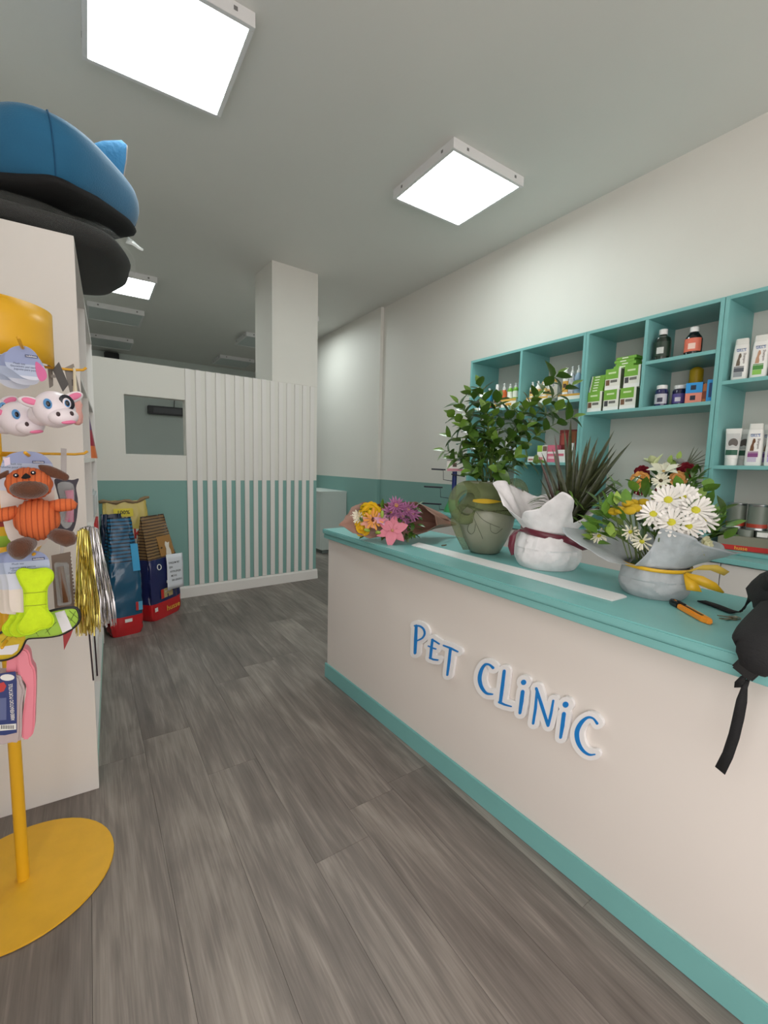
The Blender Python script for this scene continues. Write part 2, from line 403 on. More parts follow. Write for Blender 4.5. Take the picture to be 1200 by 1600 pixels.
# ------------------------------------------------------------------ reception counter
ZT = 0.847
ct = thing('reception_counter', 'long cream reception counter with teal top and teal kick strip', 'counter', (0, 0, 0))
A_ = Vector((1.083, 2.160, 0)); B_ = Vector((1.175, -0.10, 0))          # front face at floor level
BACK = 1.53
MB().add([(A_.x, A_.y, 0), (B_.x, B_.y, 0), (BACK, B_.y, 0), (BACK, A_.y, 0), (A_.x, A_.y, .797), (B_.x, B_.y, .797), (BACK, B_.y, .797), (BACK, A_.y, .797)],
         [(0,1,2,3),(4,7,6,5),(0,4,5,1),(1,5,6,2),(2,6,7,3),(3,7,4,0)]).build('front_panel', M_cream, ct, bevel=0.003)
MB().box(1.062, 1.560, -0.13, 2.176, .797, .8215).build('lower_edging', M_teal, ct, bevel=0.003)
MB().box(1.056, 1.566, -0.135, 2.182, .822, ZT).build('counter_top', M_teal, ct, bevel=0.004)
n_ = (B_ - A_).cross(Vector((0, 0, 1))).normalized()                       # outward (towards -x)
if n_.x > 0: n_ = -n_
k0 = [A_ + n_ * .010, B_ + n_ * .010, B_ - n_ * .0, A_ - n_ * .0]
k0[0].y += .010; k0[3].y += .010
MB().add([(p.x, p.y, 0.0) for p in k0] + [(p.x, p.y, .082) for p in k0], [(0,3,2,1),(4,5,6,7),(0,1,5,4),(1,2,6,5),(2,3,7,6),(3,0,4,7)]).build('kick_strip', M_teal, ct, bevel=0.002)

# ------------------------------------------------------------------ PET CLINIC lettering, traced on the front panel
A2 = Vector((A_.x, A_.y, 0)); f1 = (B_ - A_); f2 = Vector((0, (B_.x - .03 - B_.x) * 0, .797))
NPL = Vector((0, 0, 1)).cross(B_ - A_).normalized()
if NPL.x > 0: NPL = -NPL
M_blue = mat('blue_acrylic', (28, 128, 206), 0.3); M_back = mat('white_foam_board', (240, 238, 238), 0.45)
def fpt(cx, cy, off):       # crop pixel -> point on the panel, moved out by off
    px, py = 620 + cx / 3.4286, 950 + cy / 3.4286
    p = onpl(px, py, A_ + NPL * 0.0006, NPL)
    return p + NPL * off
def stroke(mb, pts, wid, off0, off1, grow=0.0, cut=False):
    """constant or tapering round-ended stroke in crop pixels, extruded off the panel"""
    n = len(pts); W_ = list(wid) if isinstance(wid, (list, tuple)) else [wid] * n
    if n > 3:                      # smooth the curved strokes
        q = [(*p, w) for p, w in zip(pts, W_)]; q = [q[0]] + q + [q[-1]]; out_ = []
        for i in range(1, len(q) - 2):
            for k in range(4):
                t = k / 4; a, b, c, d = q[i - 1], q[i], q[i + 1], q[i + 2]
                out_.append(tuple(.5 * (2 * b[j] + (c[j] - a[j]) * t + (2 * a[j] - 5 * b[j] + 4 * c[j] - d[j]) * t * t + (-a[j] + 3 * b[j] - 3 * c[j] + d[j]) * t ** 3) for j in range(3)))
        out_.append(q[-2]); pts = [(x, y) for x, y, w in out_]; W_ = [w for x, y, w in out_]; n = len(pts)
    Lp = []; Rp = []
    for i in range(n):
        a = pts[max(i - 1, 0)]; b = pts[min(i + 1, n - 1)]; dx, dy = b[0] - a[0], b[1] - a[1]; L = math.hypot(dx, dy); nx, ny = -dy / L, dx / L
        w = W_[i] / 2 + grow; Lp.append((pts[i][0] + nx * w, pts[i][1] + ny * w)); Rp.append((pts[i][0] - nx * w, pts[i][1] - ny * w))
    def capp(c, d, w):
        a0 = math.atan2(d[1], d[0]); m = 8 if grow else 4
        return [(c[0] + w * math.cos(a0 + PI / 2 - PI * k / m), c[1] + w * math.sin(a0 + PI / 2 - PI * k / m)) for k in range(1, m)]
    d1 = (pts[-1][0] - pts[-2][0], pts[-1][1] - pts[-2][1]); d0 = (pts[0][0] - pts[1][0], pts[0][1] - pts[1][1])
    rnd = 1.0 if grow else 0.6
    # quads strip front+back + walls, kept simple: list outline and triangulate strip
    cap1 = capp(pts[-1], d1, (W_[-1] / 2 + grow)); cap0 = capp(pts[0], d0, (W_[0] / 2 + grow))
    out = Lp + cap1 + Rp[::-1] + cap0
    N_ = len(out); vs = [fpt(x, y, off1) for x, y in out] + [fpt(x, y, off0) for x, y in out]; fs = []
    for i in range(n - 1): fs.append((i, i + 1, N_ - len(cap0) - 2 - i, N_ - len(cap0) - 1 - i))
    k = len(Lp); fs.append(tuple([k - 1] + list(range(k, k + len(cap1) + 1))))
    fs.append(tuple([N_ - len(cap0) - 1] + list(range(N_ - len(cap0), N_)) + [0]))
    fs += [(i, i + N_, (i + 1) % N_ + N_, (i + 1) % N_) for i in range(N_)]
    mb.add(vs, fs)
def dot(mb, c, r, off0, off1):
    q = [(c[0] + r * math.cos(2 * PI * k / 20), c[1] + r * math.sin(2 * PI * k / 20)) for k in range(20)]
    mb.prism(q, lambda u, v, k: fpt(u, v, off1 if k == 0 else off0))
LET = {'pet': [
    [([(116, 92), (113, 165), (109, 238)], [14, 17, 14]), ([(107, 92), (135, 94), (155, 110), (161, 135), (148, 158), (119, 173)], [8, 9, 10, 10, 9, 7])],
    [([(203, 166), (197, 215), (192, 264)], [12, 14, 14]), ([(200, 166), (220, 176), (239, 189)], [9, 8, 8]), ([(181, 200), (200, 209), (221, 216)], 7), ([(188, 263), (208, 272), (232, 275)], [9, 9, 8])],
    [([(262, 197), (300, 211), (339, 230)], [8, 11, 8]), ([(300, 214), (292, 285), (283, 354)], [15, 15, 12])]],
  'clinic': [
    [([(528, 316), (508, 299), (484, 300), (464, 332), (456, 375), (466, 418), (492, 451), (525, 457)], [14, 10, 14, 18, 20, 18, 13, 8])],
    [([(588, 333), (578, 415), (567, 500)], [16, 18, 16]), ([(561, 499), (590, 512), (626, 522)], [12, 10, 6])],
    [([(687, 443), (680, 500), (672, 556)], [20, 20, 15]), ('dot', (692, 393), 14)],
    [([(763, 440), (756, 530), (743, 612)], [12, 15, 13]), ([(760, 425), (792, 525), (823, 623)], [14, 17, 15]), ([(851, 490), (840, 555), (824, 622)], [11, 14, 14])],
    [([(908, 560), (900, 625), (890, 686)], [21, 21, 15]), ('dot', (917, 511), 16)],
    [([(1086, 611), (1064, 584), (1034, 580), (1000, 608), (978, 655), (983, 708), (1008, 753), (1042, 777), (1074, 776)], [14, 10, 14, 22, 25, 23, 17, 12, 7])]]}
for word, g, lab in (('pet', 21, 'blue raised letters PET on white backing on the counter front'), ('clinic', 25, 'blue raised letters CLiNiC on white backing on the counter front')):
    s_ = thing('lettering_sign', lab, 'sign', (0, 0, 0))
    bk = MB(); q = 0
    for letter in LET[word]:
        for st in letter:
            o_ = 0.0105 + 0.00012 * q; q += 1
            if st[0] == 'dot': dot(bk, st[1], st[2] + g, 0.0, o_)
            else: stroke(bk, st[0], st[1], 0.0, o_, grow=g)
    if word == 'clinic':
        for j, l_ in enumerate(([(690, 395), (684, 500)], [(915, 515), (900, 620)])): stroke(bk, l_, 14, 0, .0104 - j * .0001, grow=g * .75)
    bk.build('backing', M_back, s_)
    for letter in LET[word]:
        lm = MB()
        for j, st in enumerate(letter):
            o_ = 0.0128 + 0.00012 * j
            if st[0] == 'dot': dot(lm, st[1], st[2], 0.011, o_)
            else: stroke(lm, st[0], st[1], 0.011, o_)
        lm.build('letter', M_blue, s_)

# ------------------------------------------------------------------ wall shelving
XS, XB = 2.65, X1 - .001         # front and back of the shelving
TB = 0.019
def shelf_unit(label, y0, y1, dividers, boards, top=2.07, bottom=.803):
    """dividers = [(y, z0, z1)], boards = [(ya, yb, z_top)]"""
    t = thing('shelf_unit', label, 'shelf unit', ((XS + XB) / 2, (y0 + y1) / 2, bottom)); ox, oy, oz = t.location
    def b(name, ya, yb, za, zb): MB().box(XS - ox, XB - ox, ya - oy, yb - oy, za - oz, zb - oz).build(name, M_teal, t, bevel=0.0012)
    b('side_panel', y0, y0 + TB, bottom, top); b('side_panel', y1 - TB, y1, bottom, top)
    b('top_board', y0 + TB, y1 - TB, top - TB, top); b('bottom_board', y0 + TB, y1 - TB, bottom, bottom + TB)
    for y, za, zb in dividers: b('divider', y - TB / 2, y + TB / 2, za, zb)
    for ya, yb, z in boards: b('shelf_board', ya, yb, z - TB, z)
    return t
YA, YM, YB2, YC = 2.731, 1.711, 0.975, -0.06
DA = 2.217; DB = 1.344
shelf_unit('teal wall shelf unit of two columns behind the tall leafy plant', YM, YA, [(DA, .803 + TB, 2.07 - TB)],
           [(YM + TB, DA - TB / 2, 1.661), (DA + TB / 2, YA - TB, 1.661), (YM + TB, DA - TB / 2, 1.25), (DA + TB / 2, YA - TB, 1.25)])
shelf_unit('teal wall shelf unit with a wide open bay below green boxes and bottles', YB2 + .001, YM - .001, [(DB, 1.568, 2.07 - TB)],
           [(YB2 + TB, YM - TB, 1.568), (YB2 + TB + .001, DB - TB / 2, 1.822)])
shelf_unit('teal wall shelf unit holding shampoo bottles and food tins', YC, YB2 - .001, [(0.45, .803 + TB, 2.07 - TB)],
           [(.45 + TB / 2, YB2 - TB - .001, 1.66), (.45 + TB / 2, YB2 - TB - .001, 1.242), (YC + TB, .45 - TB / 2, 1.66), (YC + TB, .45 - TB / 2, 1.242)])
# base cabinets under the shelving with one continuous worktop
wt = MB().box(2.498, XB, -0.06, 3.02, .776, .802).build('worktop', M_teal, bevel=0.003); tag(wt, 'continuous teal worktop on the white base cabinets', 'worktop')
M_door = mat('pale_grey_cabinet', (214, 212, 208), 0.45)
ys = [-0.06, .385, .836, 1.29, 1.75, 2.21, 2.56, 3.015]
cl = ['white base cabinet below the shampoo shelves, beside the wall end', 'white base cabinet below the shampoo and tin shelves', 'white base cabinet under the back flower arrangement',
      'white base cabinet behind the wrapped spiky plant', 'white base cabinet behind the green vase', 'narrow white base cabinet behind the brown paper bouquet', 'white base cabinet under the wire spinner stand']
for i in range(7):
    a, b_ = ys[i], ys[i + 1]; t = thing('base_cabinet', cl[i], 'cabinet', (2.75, (a + b_) / 2, 0), 0, 'base cabinets along the right wall'); h_ = (b_ - a) / 2
    MB().box(-.215, .21, -h_ + .0005, h_ - .0005, .06, .776).build('body', M_door, t)
    MB().box(-.18, .21, -h_ + .0005, h_ - .0005, 0, .06).build('plinth', mat('dark_plinth', (70, 72, 72), 0.6), t)
    MB().box(-.234, -.2155, -h_ + .002, h_ - .002, .064, .770).build('door', M_door, t, bevel=0.001)
# far low cabinet
t = thing('low_cabinet', 'pale low cabinet standing against the teal dado beyond the partition', 'cabinet', (2.735, 5.72, 0))
MB().box(-.18, .19, -.42, .42, .05, .815).build('body', mat('pale_mint_cabinet', (206, 214, 210), 0.45), t, bevel=0.001)
MB().box(-.16, .19, -.40, .42, 0, .05).build('plinth', mat('grey_plinth', (120, 126, 124), 0.6), t)
MB().box(-.205, .192, -.425, .425, .8155, .838).build('top_board', mat('pale_mint_cabinet', (206, 214, 210)), t, bevel=0.001)
MB().box(-.2, -.1805, -.418, -.001, .06, .81).build('door', mat('pale_mint_cabinet', (206, 214, 210)), t, bevel=0.001)
MB().box(-.2, -.1805, .001, .418, .06, .81).build('door', mat('pale_mint_cabinet', (206, 214, 210)), t, bevel=0.001)

# heater on the back wall and black box at its top
t = thing('infrared_heater', 'black infrared heater with a cord on the back wall seen through the opening', 'heater', (1.27, Y1 - .001, 2.03))
MB().box(-.33, .33, -.11, -.03, 0, .155).build('housing', M_black, t, bevel=0.01)
MB().box(-.24, .24, -.116, -.1105, .03, .125).build('grille', mat('dark_grille', (70, 70, 72), 0.35, metal=0.6), t)
for x in (-.2, .2): MB().box(x - .02, x + .02, -.03, 0, .05, .1).build('bracket', M_black, t)
MB().tube([(.12, -.02, .155), (.13, -.012, .3), (.11, -.012, .5)], .006, 6).build('cord', M_black, t)
t = thing('wall_box', 'black box high on the back wall above the partition edge', 'box', (.41, Y1 - .001, 2.78))
MB().box(-.11, .11, -.16, 0, 0, .24).build('housing', M_black, t, bevel=0.012)
MB().box(-.085, .085, -.165, -.1605, .02, .22).build('front_panel', mat('dark_grey_panel', (40, 40, 42), 0.7), t)

# ------------------------------------------------------------------ tall white shelf at the left, seen from its end panel
RL = -math.radians(2.1)
ls = thing('shelving_unit', 'tall white shelving unit seen from its plain end panel, pet beds on top', 'shelving', (-.011, 1.813, 0), RL)
LH = 1.908; LD = 0.5; LL = 1.52
def lb(name, x0, x1, y0, y1, z0, z1, m=M_white): return MB().box(x0, x1, y0, y1, z0, z1).build(name, m, ls, bevel=0.001)
lb('end_panel', -LD, 0, 0, .020, 0, LH); lb('end_panel', -LD, -0.0, LL - .02, LL, 0, LH); lb('divider', -LD + .012, -.004, 0.75, .77, .08, LH - .02)
lb('back_panel', -LD, -LD + .012, .02, LL - .02, 0, LH)
lb('top_board', -LD + .012, 0, .02, LL - .02, LH - .02, LH)
for z in (.08, .34, .62, .89, 1.2, 1.5):
    lb('shelf_board', -LD + .012, -.006, .02, .75, z - .018, z); lb('shelf_board', -LD + .012, -.006, .77, LL - .02, z - .018, z)
lb('plinth', -LD + .012, -.004, .02, LL - .02, 0, .06, mat('mint_plinth', (176, 206, 196), 0.5))
# ------------------------------------------------------------------ goods on the wall shelves
XF = 2.715
FACE = -PI / 2 + 0.22          # fronts turned to the aisle
def pm_(name, col, **k): return mat(name, col, **k)
def at_shelf(px, py, z, X=XF): p = onx(px, py, X); return (X, p.y, z)
def spray(label, loc, h, r, body, label_col, cap=(238, 238, 236), name='spray_bottle', cat='spray bottle', group=None, picture=True, metal=0.0, pump=True, band=None):
    t = thing(name, label, cat, loc, FACE, group)
    bm = pm_('bottle_%d_%d_%d' % body, body, rough=0.25, metal=metal)
    MB().lathe([(r * .9, 0), (r, .004), (r, .60 * h), (r * .93, .65 * h), (r * .5, .74 * h)], 18).build('body', bm, t, smooth=40)
    MB().lathe([(r + .0005, .10 * h), (r + .0005, .50 * h)], 18, cap=False).build('label', pm_('print_%d_%d_%d' % label_col, label_col, rough=0.5), t, smooth=40)
    if band: MB().lathe([(r + .0009, .12 * h), (r + .0009, .20 * h)], 18, cap=False).build('label_band', pm_('print_%d_%d_%d' % band, band, rough=0.5), t, smooth=40)
    if picture: MB().lathe([(r + .0010, .26 * h), (r + .0010, .40 * h)], 6, cap=False, a0=-PI / 2 - .5, a1=-PI / 2 + .5).build('picture', pm_('pet_picture', (84, 62, 50), rough=0.6), t)
    cm = pm_('cap_%d_%d_%d' % cap, cap, rough=0.35)
    if pump:
        c = MB().lathe([(r * .52, .735 * h), (r * .52, .83 * h), (r * .3, .85 * h), (r * .26, .97 * h), (r * .18, h)], 14).build('cap', cm, t, smooth=40)
        MB().tube([(0, 0, .95 * h), (0, -r * .75, .96 * h)], r * .14, 8).build('nozzle', cm, c, smooth=40)
    else:
        MB().lathe([(r * .55, .735 * h), (r * .55, .97 * h), (r * .48, h)], 14).build('cap', cm, t, smooth=40)
    return t
def carton(label, loc, w, d, h, col, name='carton', group=None, cat='box', panels=(), rz=FACE, side=None):
    """panels = [(u0, u1, v0, v1, sRGB, partname)] on the front as fractions"""
    t = thing(name, label, cat, loc, rz, group)
    MB().box(-w / 2, w / 2, -d / 2, d / 2, 0, h).build('body', pm_('card_%d_%d_%d' % col, col, rough=0.5), t, bevel=0.0008)
    for i, (u0, u1, v0, v1, c, pn) in enumerate(panels):
        MB().box(-w / 2 + u0 * w, -w / 2 + u1 * w, -d / 2 - .0006 - .0002 * i, -d / 2 + .0002, v0 * h, v1 * h).build(pn, pm_('print_%d_%d_%d' % c, c, rough=0.5), t)
    if side: MB().box(w / 2 - .0002, w / 2 + .0006, -d / 2 + .002, d / 2 - .002, .03 * h, .97 * h).build('side_print', pm_('print_%d_%d_%d' % side, side, rough=0.5), t)
    return t
# --- first column: grooming foams
Z1 = 1.6617
spray('small pale blue spray bottle at the end of the grooming foams', at_shelf(749, 620, Z1), .10, .018, (150, 190, 205), (120, 170, 190), group='grooming foams on the shelf')
t = thing('cream_tube', 'dark upright tube with pink print beside blue foam bottle', 'tube', at_shelf(755, 619, Z1), FACE)
MB().grid(lambda u, v: ((.021 * (1 - .0 * v)) * math.cos(2 * PI * u), (.019 * (1 - v) + .0015) * math.sin(2 * PI * u), .028 + .105 * v), 20, 6, cu=True).build('body', pm_('tube_dark', (56, 52, 58), rough=.35), t, smooth=60)
MB().lathe([(.019, 0), (.019, .026), (.017, .028)], 16).build('cap', pm_('cap_235', (232, 230, 228), rough=.4), t, smooth=40)
MB().box(-.014, .014, -.0205, -.0175, .05, .075).build('print', pm_('print_pink', (206, 120, 140)), t)
spray('blue foam bottle with red base and white pump', at_shelf(765, 616, Z1), .175, .024, (40, 132, 172), (34, 120, 160), band=(196, 60, 50), group='grooming foams on the shelf', name='foam_bottle', cat='bottle')
spray('white and amber shampoo bottle with dog picture and flat cap', at_shelf(777, 612, Z1), .195, .024, (236, 234, 228), (240, 232, 214), band=(214, 160, 60), pump=False, name='shampoo_bottle', cat='bottle')
spray('orange foam bottle with white pump', at_shelf(788, 608, Z1), .195, .023, (196, 92, 42), (206, 100, 46), name='foam_bottle', cat='bottle', group='grooming foams on the shelf')
tr = at_shelf(800.5, 609, Z1, 2.72)
carton('white and amber display tray holding green spray bottles', (tr[0], tr[1], Z1), .125, .10, .065, (240, 236, 226), name='display_tray', cat='tray', panels=[(0, 1, .72, 1.0, (222, 178, 84), 'rim_print'), (.3, .7, .2, .5, (214, 160, 60), 'print')])
for i, (dx, dy) in enumerate(((-.0, .028), (0.0, -.026))):
    spray(('green spray bottle standing in the amber display tray, nearer the foam', 'green spray bottle standing in the amber display tray, nearer the divider')[i], (tr[0] + .01, tr[1] + dy, Z1 + .0655), .12, .021, (120, 180, 60), (236, 240, 226), picture=False, group='green sprays')
# --- second column
tr = at_shelf(842, 627, Z1, 2.72)
carton('white display tray with amber rim full of small dropper bottles', (2.735, tr[1], Z1), .16, .12, .05, (240, 237, 229), name='display_tray', cat='tray', panels=[(0, 1, .75, 1.0, (222, 178, 84), 'rim_print'), (.3, .6, .2, .6, (226, 196, 120), 'print')])
hc = thing('header_card', "tall white display card with amber arch reading GILL'S", 'card', (2.81, tr[1] - .015, Z1 + .0505), FACE)
arch = [(-.06, 0), (.06, 0), (.06, .115)] + [(.06 * math.cos(a), .115 + .03 * math.sin(a)) for a in np.linspace(.3, PI - .3, 9)] + [(-.06, .115)]
MB().prism(arch, lambda u, v, k: (u, -.001 + .003 * k, v)).build('card', pm_('card_pale', (236, 232, 222)), hc)
ar2 = [(.058 * math.cos(a), .113 + .03 * math.sin(a)) for a in np.linspace(.2, PI - .2, 9)] + [(.052 * math.cos(a), .103 + .022 * math.sin(a)) for a in np.linspace(PI - .2, .2, 9)]
MB().prism(ar2, lambda u, v, k: (u, -.0016 + .0007 * k, v)).build('arch_print', pm_('print_222_178_84', (222, 178, 84)), hc)
text("GILL'S", .03, pm_('print_blue', (60, 100, 160)), hc, lambda u, v: (u, -.0018, .095 + v), width=.07)
k = 0
for row in range(2):
    for c in range(3):
        spray(('small white dropper bottle in the front row of the tray, ', 'small white dropper bottle in the back row of the tray, ')[row] + ('by the foams', 'middle one', 'by the tall sprays')[c], (2.705 + row * .06, tr[1] + .05 - c * .05, Z1 + .0505), .115 - .012 * 0, .019, (240, 240, 236), (230, 196, 120), group='dropper bottles in the display tray')
tr = at_shelf(890, 620, Z1, 2.72)
carton('low white and amber tray under the three tall spray bottles', (2.735, tr[1], Z1), .145, .08, .045, (240, 236, 226), name='display_tray', cat='tray', panels=[(0, 1, .7, 1, (214, 160, 60), 'rim_print')])
for i, (dy, body, lab, txt) in enumerate(((.045, (240, 240, 236), (222, 170, 70), 'tall white spray bottle with amber label in the low tray'), (0, (196, 200, 204), (190, 194, 200), 'tall silver spray bottle in the low tray'), (-.045, (150, 176, 196), (120, 150, 176), 'tall pale blue spray bottle in the low tray beside the divider'))):
    spray(txt, (2.735, tr[1] + dy, Z1 + .0455), .185, .021, body, lab, metal=.4 if i == 1 else 0, picture=i == 0)
# --- third column: green and white cartons
Z3 = 1.5687
def gbox(label, loc, w=.093, flip=0):
    dog = ((120, 84, 60), (70, 70, 72))[flip]
    return carton(label, loc, w, .11, .125, (232, 232, 222), rz=-PI / 2, name='tablet_carton', group='green and white tablet cartons', side=(96, 108, 84),
                  panels=[(.0, .86, .52, 1.0, (122, 178, 62), 'green_panel'), (.06, .3, .22, .48, dog, 'pet_picture'), (.36, .8, .34, .46, (110, 110, 104), 'print'), (.0, 1, .0, .17, (240, 240, 236), 'tray_lip'), (.2, .7, .76, .84, (214, 232, 180), 'title_print')])
r1 = [onx(px, 640, 2.73).y for px in (935.5, 961, 987)]
for i, y in enumerate(r1):
    gbox(['green and white tablet carton in the bottom row by the teal divider', 'green and white tablet carton in the middle of the bottom row', 'green and white tablet carton at the bottom beside the vitamin jars bay'][i], (2.73, y, Z3), flip=i % 2)
gbox('green and white tablet carton stacked second, over the middle of the bottom row', (2.735, (r1[0] + r1[1]) / 2 - .052, Z3 + .1255), flip=0)
gbox('green and white tablet carton stacked second, against the divider to bottles', (2.735, r1[2] - .012, Z3 + .1255), flip=1)
for k in range(6):
    carton(('lowest', 'second lowest', 'third lowest', 'third highest', 'second highest', 'topmost')[k] + ' flat green carton in the pile by the teal divider', (2.735 + random.uniform(-.004, .004), r1[0] - .002 * k, Z3 + .1255 + k * .0165), .088, .10, .016, (122, 178, 62), rz=-PI / 2, name='flat_carton', group='flat green cartons in a pile', panels=[(.25, .6, .3, .7, (232, 240, 214), 'print'), (0, .08, 0, 1, (232, 232, 222), 'edge_print')])
for k in range(4):
    carton(('lowest', 'second lowest', 'second highest', 'topmost')[k] + ' flat green carton lying on the two stacked tablet cartons', (2.75 + random.uniform(-.004, .004), (r1[1] + r1[2]) / 2 + .006 - .012 * (k % 2), Z3 + .2515 + k * .0165), .12, .085, .016, (122, 178, 62), rz=-PI / 2, name='flat_carton', group='flat green cartons on top', panels=[(.3, .6, .3, .7, (232, 240, 214), 'print')])
# --- fourth column
def jar(label, loc, h, r, body, lab, cap=(238, 238, 236), name='vitamin_jar', cat='jar', group=None, prof=None, capr=None, caph=None, rough=.15, pic=None):
    t = thing(name, label, cat, loc, FACE, group)
    prof = prof or [(.92, 0), (1, .03), (1, .70), (.9, .79), (.72, .82)]
    MB().lathe([(r * a, h * b) for a, b in prof], 22).build('body', pm_('jar_%d_%d_%d' % body, body, rough=rough, coat=.5), t, smooth=35)
    cr = capr or .82; ch = caph or .82
    MB().lathe([(r * cr, ch * h), (r * cr, .985 * h), (r * cr * .93, h)], 18).build('cap', pm_('cap_%d_%d_%d' % cap, cap, rough=.4), t, smooth=35)
    lb_ = MB().lathe([(r + .0006, .12 * h), (r + .0006, .58 * h)], 16, cap=False, a0=-PI / 2 - 1.15, a1=-PI / 2 + 1.15).build('label', pm_('lab_%d_%d_%d' % lab, lab, rough=.4), t, smooth=35)
    if pic: MB().lathe([(r + .0012, .2 * h), (r + .0012, .4 * h)], 6, cap=False, a0=-PI / 2 - .4, a1=-PI / 2 + .4).build('print', pm_('print_%d_%d_%d' % pic, pic), lb_, smooth=35)
    return t
jar('dark green glossy bottle with white cap on the upper shelf', at_shelf(1033, 562, 1.8227), .172, .043, (28, 44, 34), (34, 56, 42), pic=(206, 210, 206), name='tonic_bottle', cat='bottle', prof=[(.94, 0), (1, .02), (1, .62), (.88, .72), (.45, .80), (.45, .83)], capr=.5, caph=.83)
jar('black bottle with orange label and white cap on the upper shelf', at_shelf(1082, 552, 1.8227), .148, .041, (20, 20, 22), (226, 116, 92), pic=(246, 210, 196), name='tonic_bottle', cat='bottle', prof=[(.94, 0), (1, .02), (1, .56), (.86, .66), (.5, .80), (.5, .83)], capr=.5, caph=.82)
o_ = MATS['lab_226_116_92']
jar('dark blue vitamin jar standing alone with a silver label', at_shelf(1032, 636, Z3), .118, .033, (32, 34, 84), (196, 196, 204), pic=(60, 60, 80), group='blue vitamin jars')
jar('dark blue vitamin jar with violet label next to another jar', at_shelf(1060, 632, Z3, 2.75), .112, .034, (32, 32, 66), (90, 80, 150), pic=(220, 214, 226), group='blue vitamin jars')
jar('dark blue vitamin jar partly behind the blue and salmon boxes', at_shelf(1073, 630, Z3, 2.815), .125, .032, (32, 32, 66), (222, 150, 116), pic=(240, 220, 200), group='blue vitamin jars')
jar('bottle with yellow domed cap behind the blue box', at_shelf(1084, 628, Z3, 2.90), .215, .034, (90, 92, 70), (120, 122, 90), cap=(216, 176, 30), name='dome_cap_bottle', cat='bottle', prof=[(.95, 0), (1, .02), (1, .55), (1, .6)], capr=1.0, caph=.6)
MB().ball((0, 0, .205), (.034, .034, .026), 18, 8).build('cap_dome', pm_('cap_216_176_30', (216, 176, 30)), [o for o in bpy.data.objects if o.name.startswith('dome_cap_bottle')][0], smooth='all')
def tape_marks(w, h): return [(.3, .62, .3, .75, (30, 40, 60), 'print')]
bx = at_shelf(1084, 630, Z3, 2.71)
carton('salmon carton under the blue one in front of vitamin jars', bx, .074, .06, .053, (228, 140, 120), name='small_carton', panels=tape_marks(1, 1), side=(60, 36, 48))
carton('bright blue carton stacked on the salmon one', (bx[0], bx[1], Z3 + .0535), .074, .06, .053, (44, 150, 216), name='small_carton', panels=tape_marks(1, 1), side=(36, 40, 70))
b2 = at_shelf(1104, 628, Z3, 2.73)
carton('narrow orange carton standing on its side between blue cartons', (2.735, b2[1] + .010, Z3), .024, .07, .098, (206, 120, 62), name='small_carton', panels=[(.2, .8, .2, .6, (150, 70, 40), 'print')])
b3 = at_shelf(1109, 628, Z3, 2.715)
carton('narrow bright blue carton standing upright against the teal divider', (2.715, b3[1] - .002, Z3), .03, .07, .112, (44, 150, 216), name='small_carton', panels=[(.3, .7, .2, .85, (20, 60, 110), 'print')], rz=FACE)
# --- fifth column: shampoos
DOGP = [(-.8, -1), (.55, -1), (.62, -.55), (.42, -.1), (.55, .25), (.8, .3), (.95, .55), (.7, .95), (.2, 1.0), (-.1, .7), (-.25, .2), (-.6, -.25)]
def shampoo(label, loc, acc, acc2, dog, h=.203):
    t = thing('shampoo_bottle', label, 'bottle', loc, FACE, 'white shampoo bottles')
    MB().lathe([(.031, 0), (.033, .006), (.033, .35 * h), (.031, .70 * h), (.028, .86 * h), (.0275, .862 * h)], 28, sx=1, sy=.6, power=4).build('body', M_wplastic, t, smooth=40)
    MB().lathe([(.0278, .864 * h), (.0265, .985 * h), (.024, h)], 28, sx=1, sy=.6, power=4).build('cap', pm_('cap_grey', (222, 222, 216), rough=.35), t, smooth=40)
    fy = lambda z: -.6 * (.033 if z < .35 * h else .033 - .002 * (z - .35 * h) / (.41 * h)) - .0008
    def patch(n, u0, u1, z0, z1, m):
        MB().add([(u0, fy(z0), z0), (u1, fy(z0), z0), (u1, fy(z1), z1), (u0, fy(z1), z1), (u0, fy(z0) + .0009, z0), (u1, fy(z0) + .0009, z0), (u1, fy(z1) + .0009, z1), (u0, fy(z1) + .0009, z1)],
                 [(0,1,2,3),(7,6,5,4),(0,4,5,1),(1,5,6,2),(2,6,7,3),(3,7,4,0)]).build(n, m, t)
    patch('arch_print', -.019, .019, .745 * h, .755 * h, pm_('print_navy', (40, 60, 96)))
    text("GILL'S", .017, pm_('print_gills', (70, 110, 176)), t, lambda u, v: (u, fy(.70 * h) - .0004, .715 * h + v), width=.036)
    text('Shampoo', .014, pm_('print_shampoo', (110, 96, 96)), t, lambda u, v: (.015 + v, fy(.5 * h) - .0005, .52 * h - u), width=.05)
    MB().prism([(a * .011 - .007, b * .030 + .50 * h) for a, b in DOGP], lambda u, v, k: (u, fy(v) - .0005 + .0008 * k, v)).build('dog_picture', pm_('dog_%d_%d_%d' % dog, dog, rough=.7), t)
    patch('title_band', -.022, .017, .315 * h, .335 * h, pm_('print_%d_%d_%d' % acc, acc)); patch('colour_block', -.022, .017, .205 * h, .305 * h, pm_('print_%d_%d_%d' % acc, acc)); patch('colour_block', -.022, .012, .09 * h, .20 * h, pm_('print_%d_%d_%d' % acc2, acc2))
    return t
ZR1, ZR2 = 1.6607, 1.2427
GR = ((84, 90, 98), (150, 156, 160)); GN = ((72, 140, 60), (140, 196, 84)); VI = ((132, 92, 168), (176, 156, 204)); PU = ((128, 62, 122), (196, 186, 206))
ys_ = .908
shampoo('white shampoo bottle with charcoal block and pug picture', (XF, ys_, ZR1), *GR, (110, 98, 84))
shampoo('white shampoo bottle with green block and puppy picture', (XF, ys_ - .076, ZR1), *GN, (186, 146, 118))
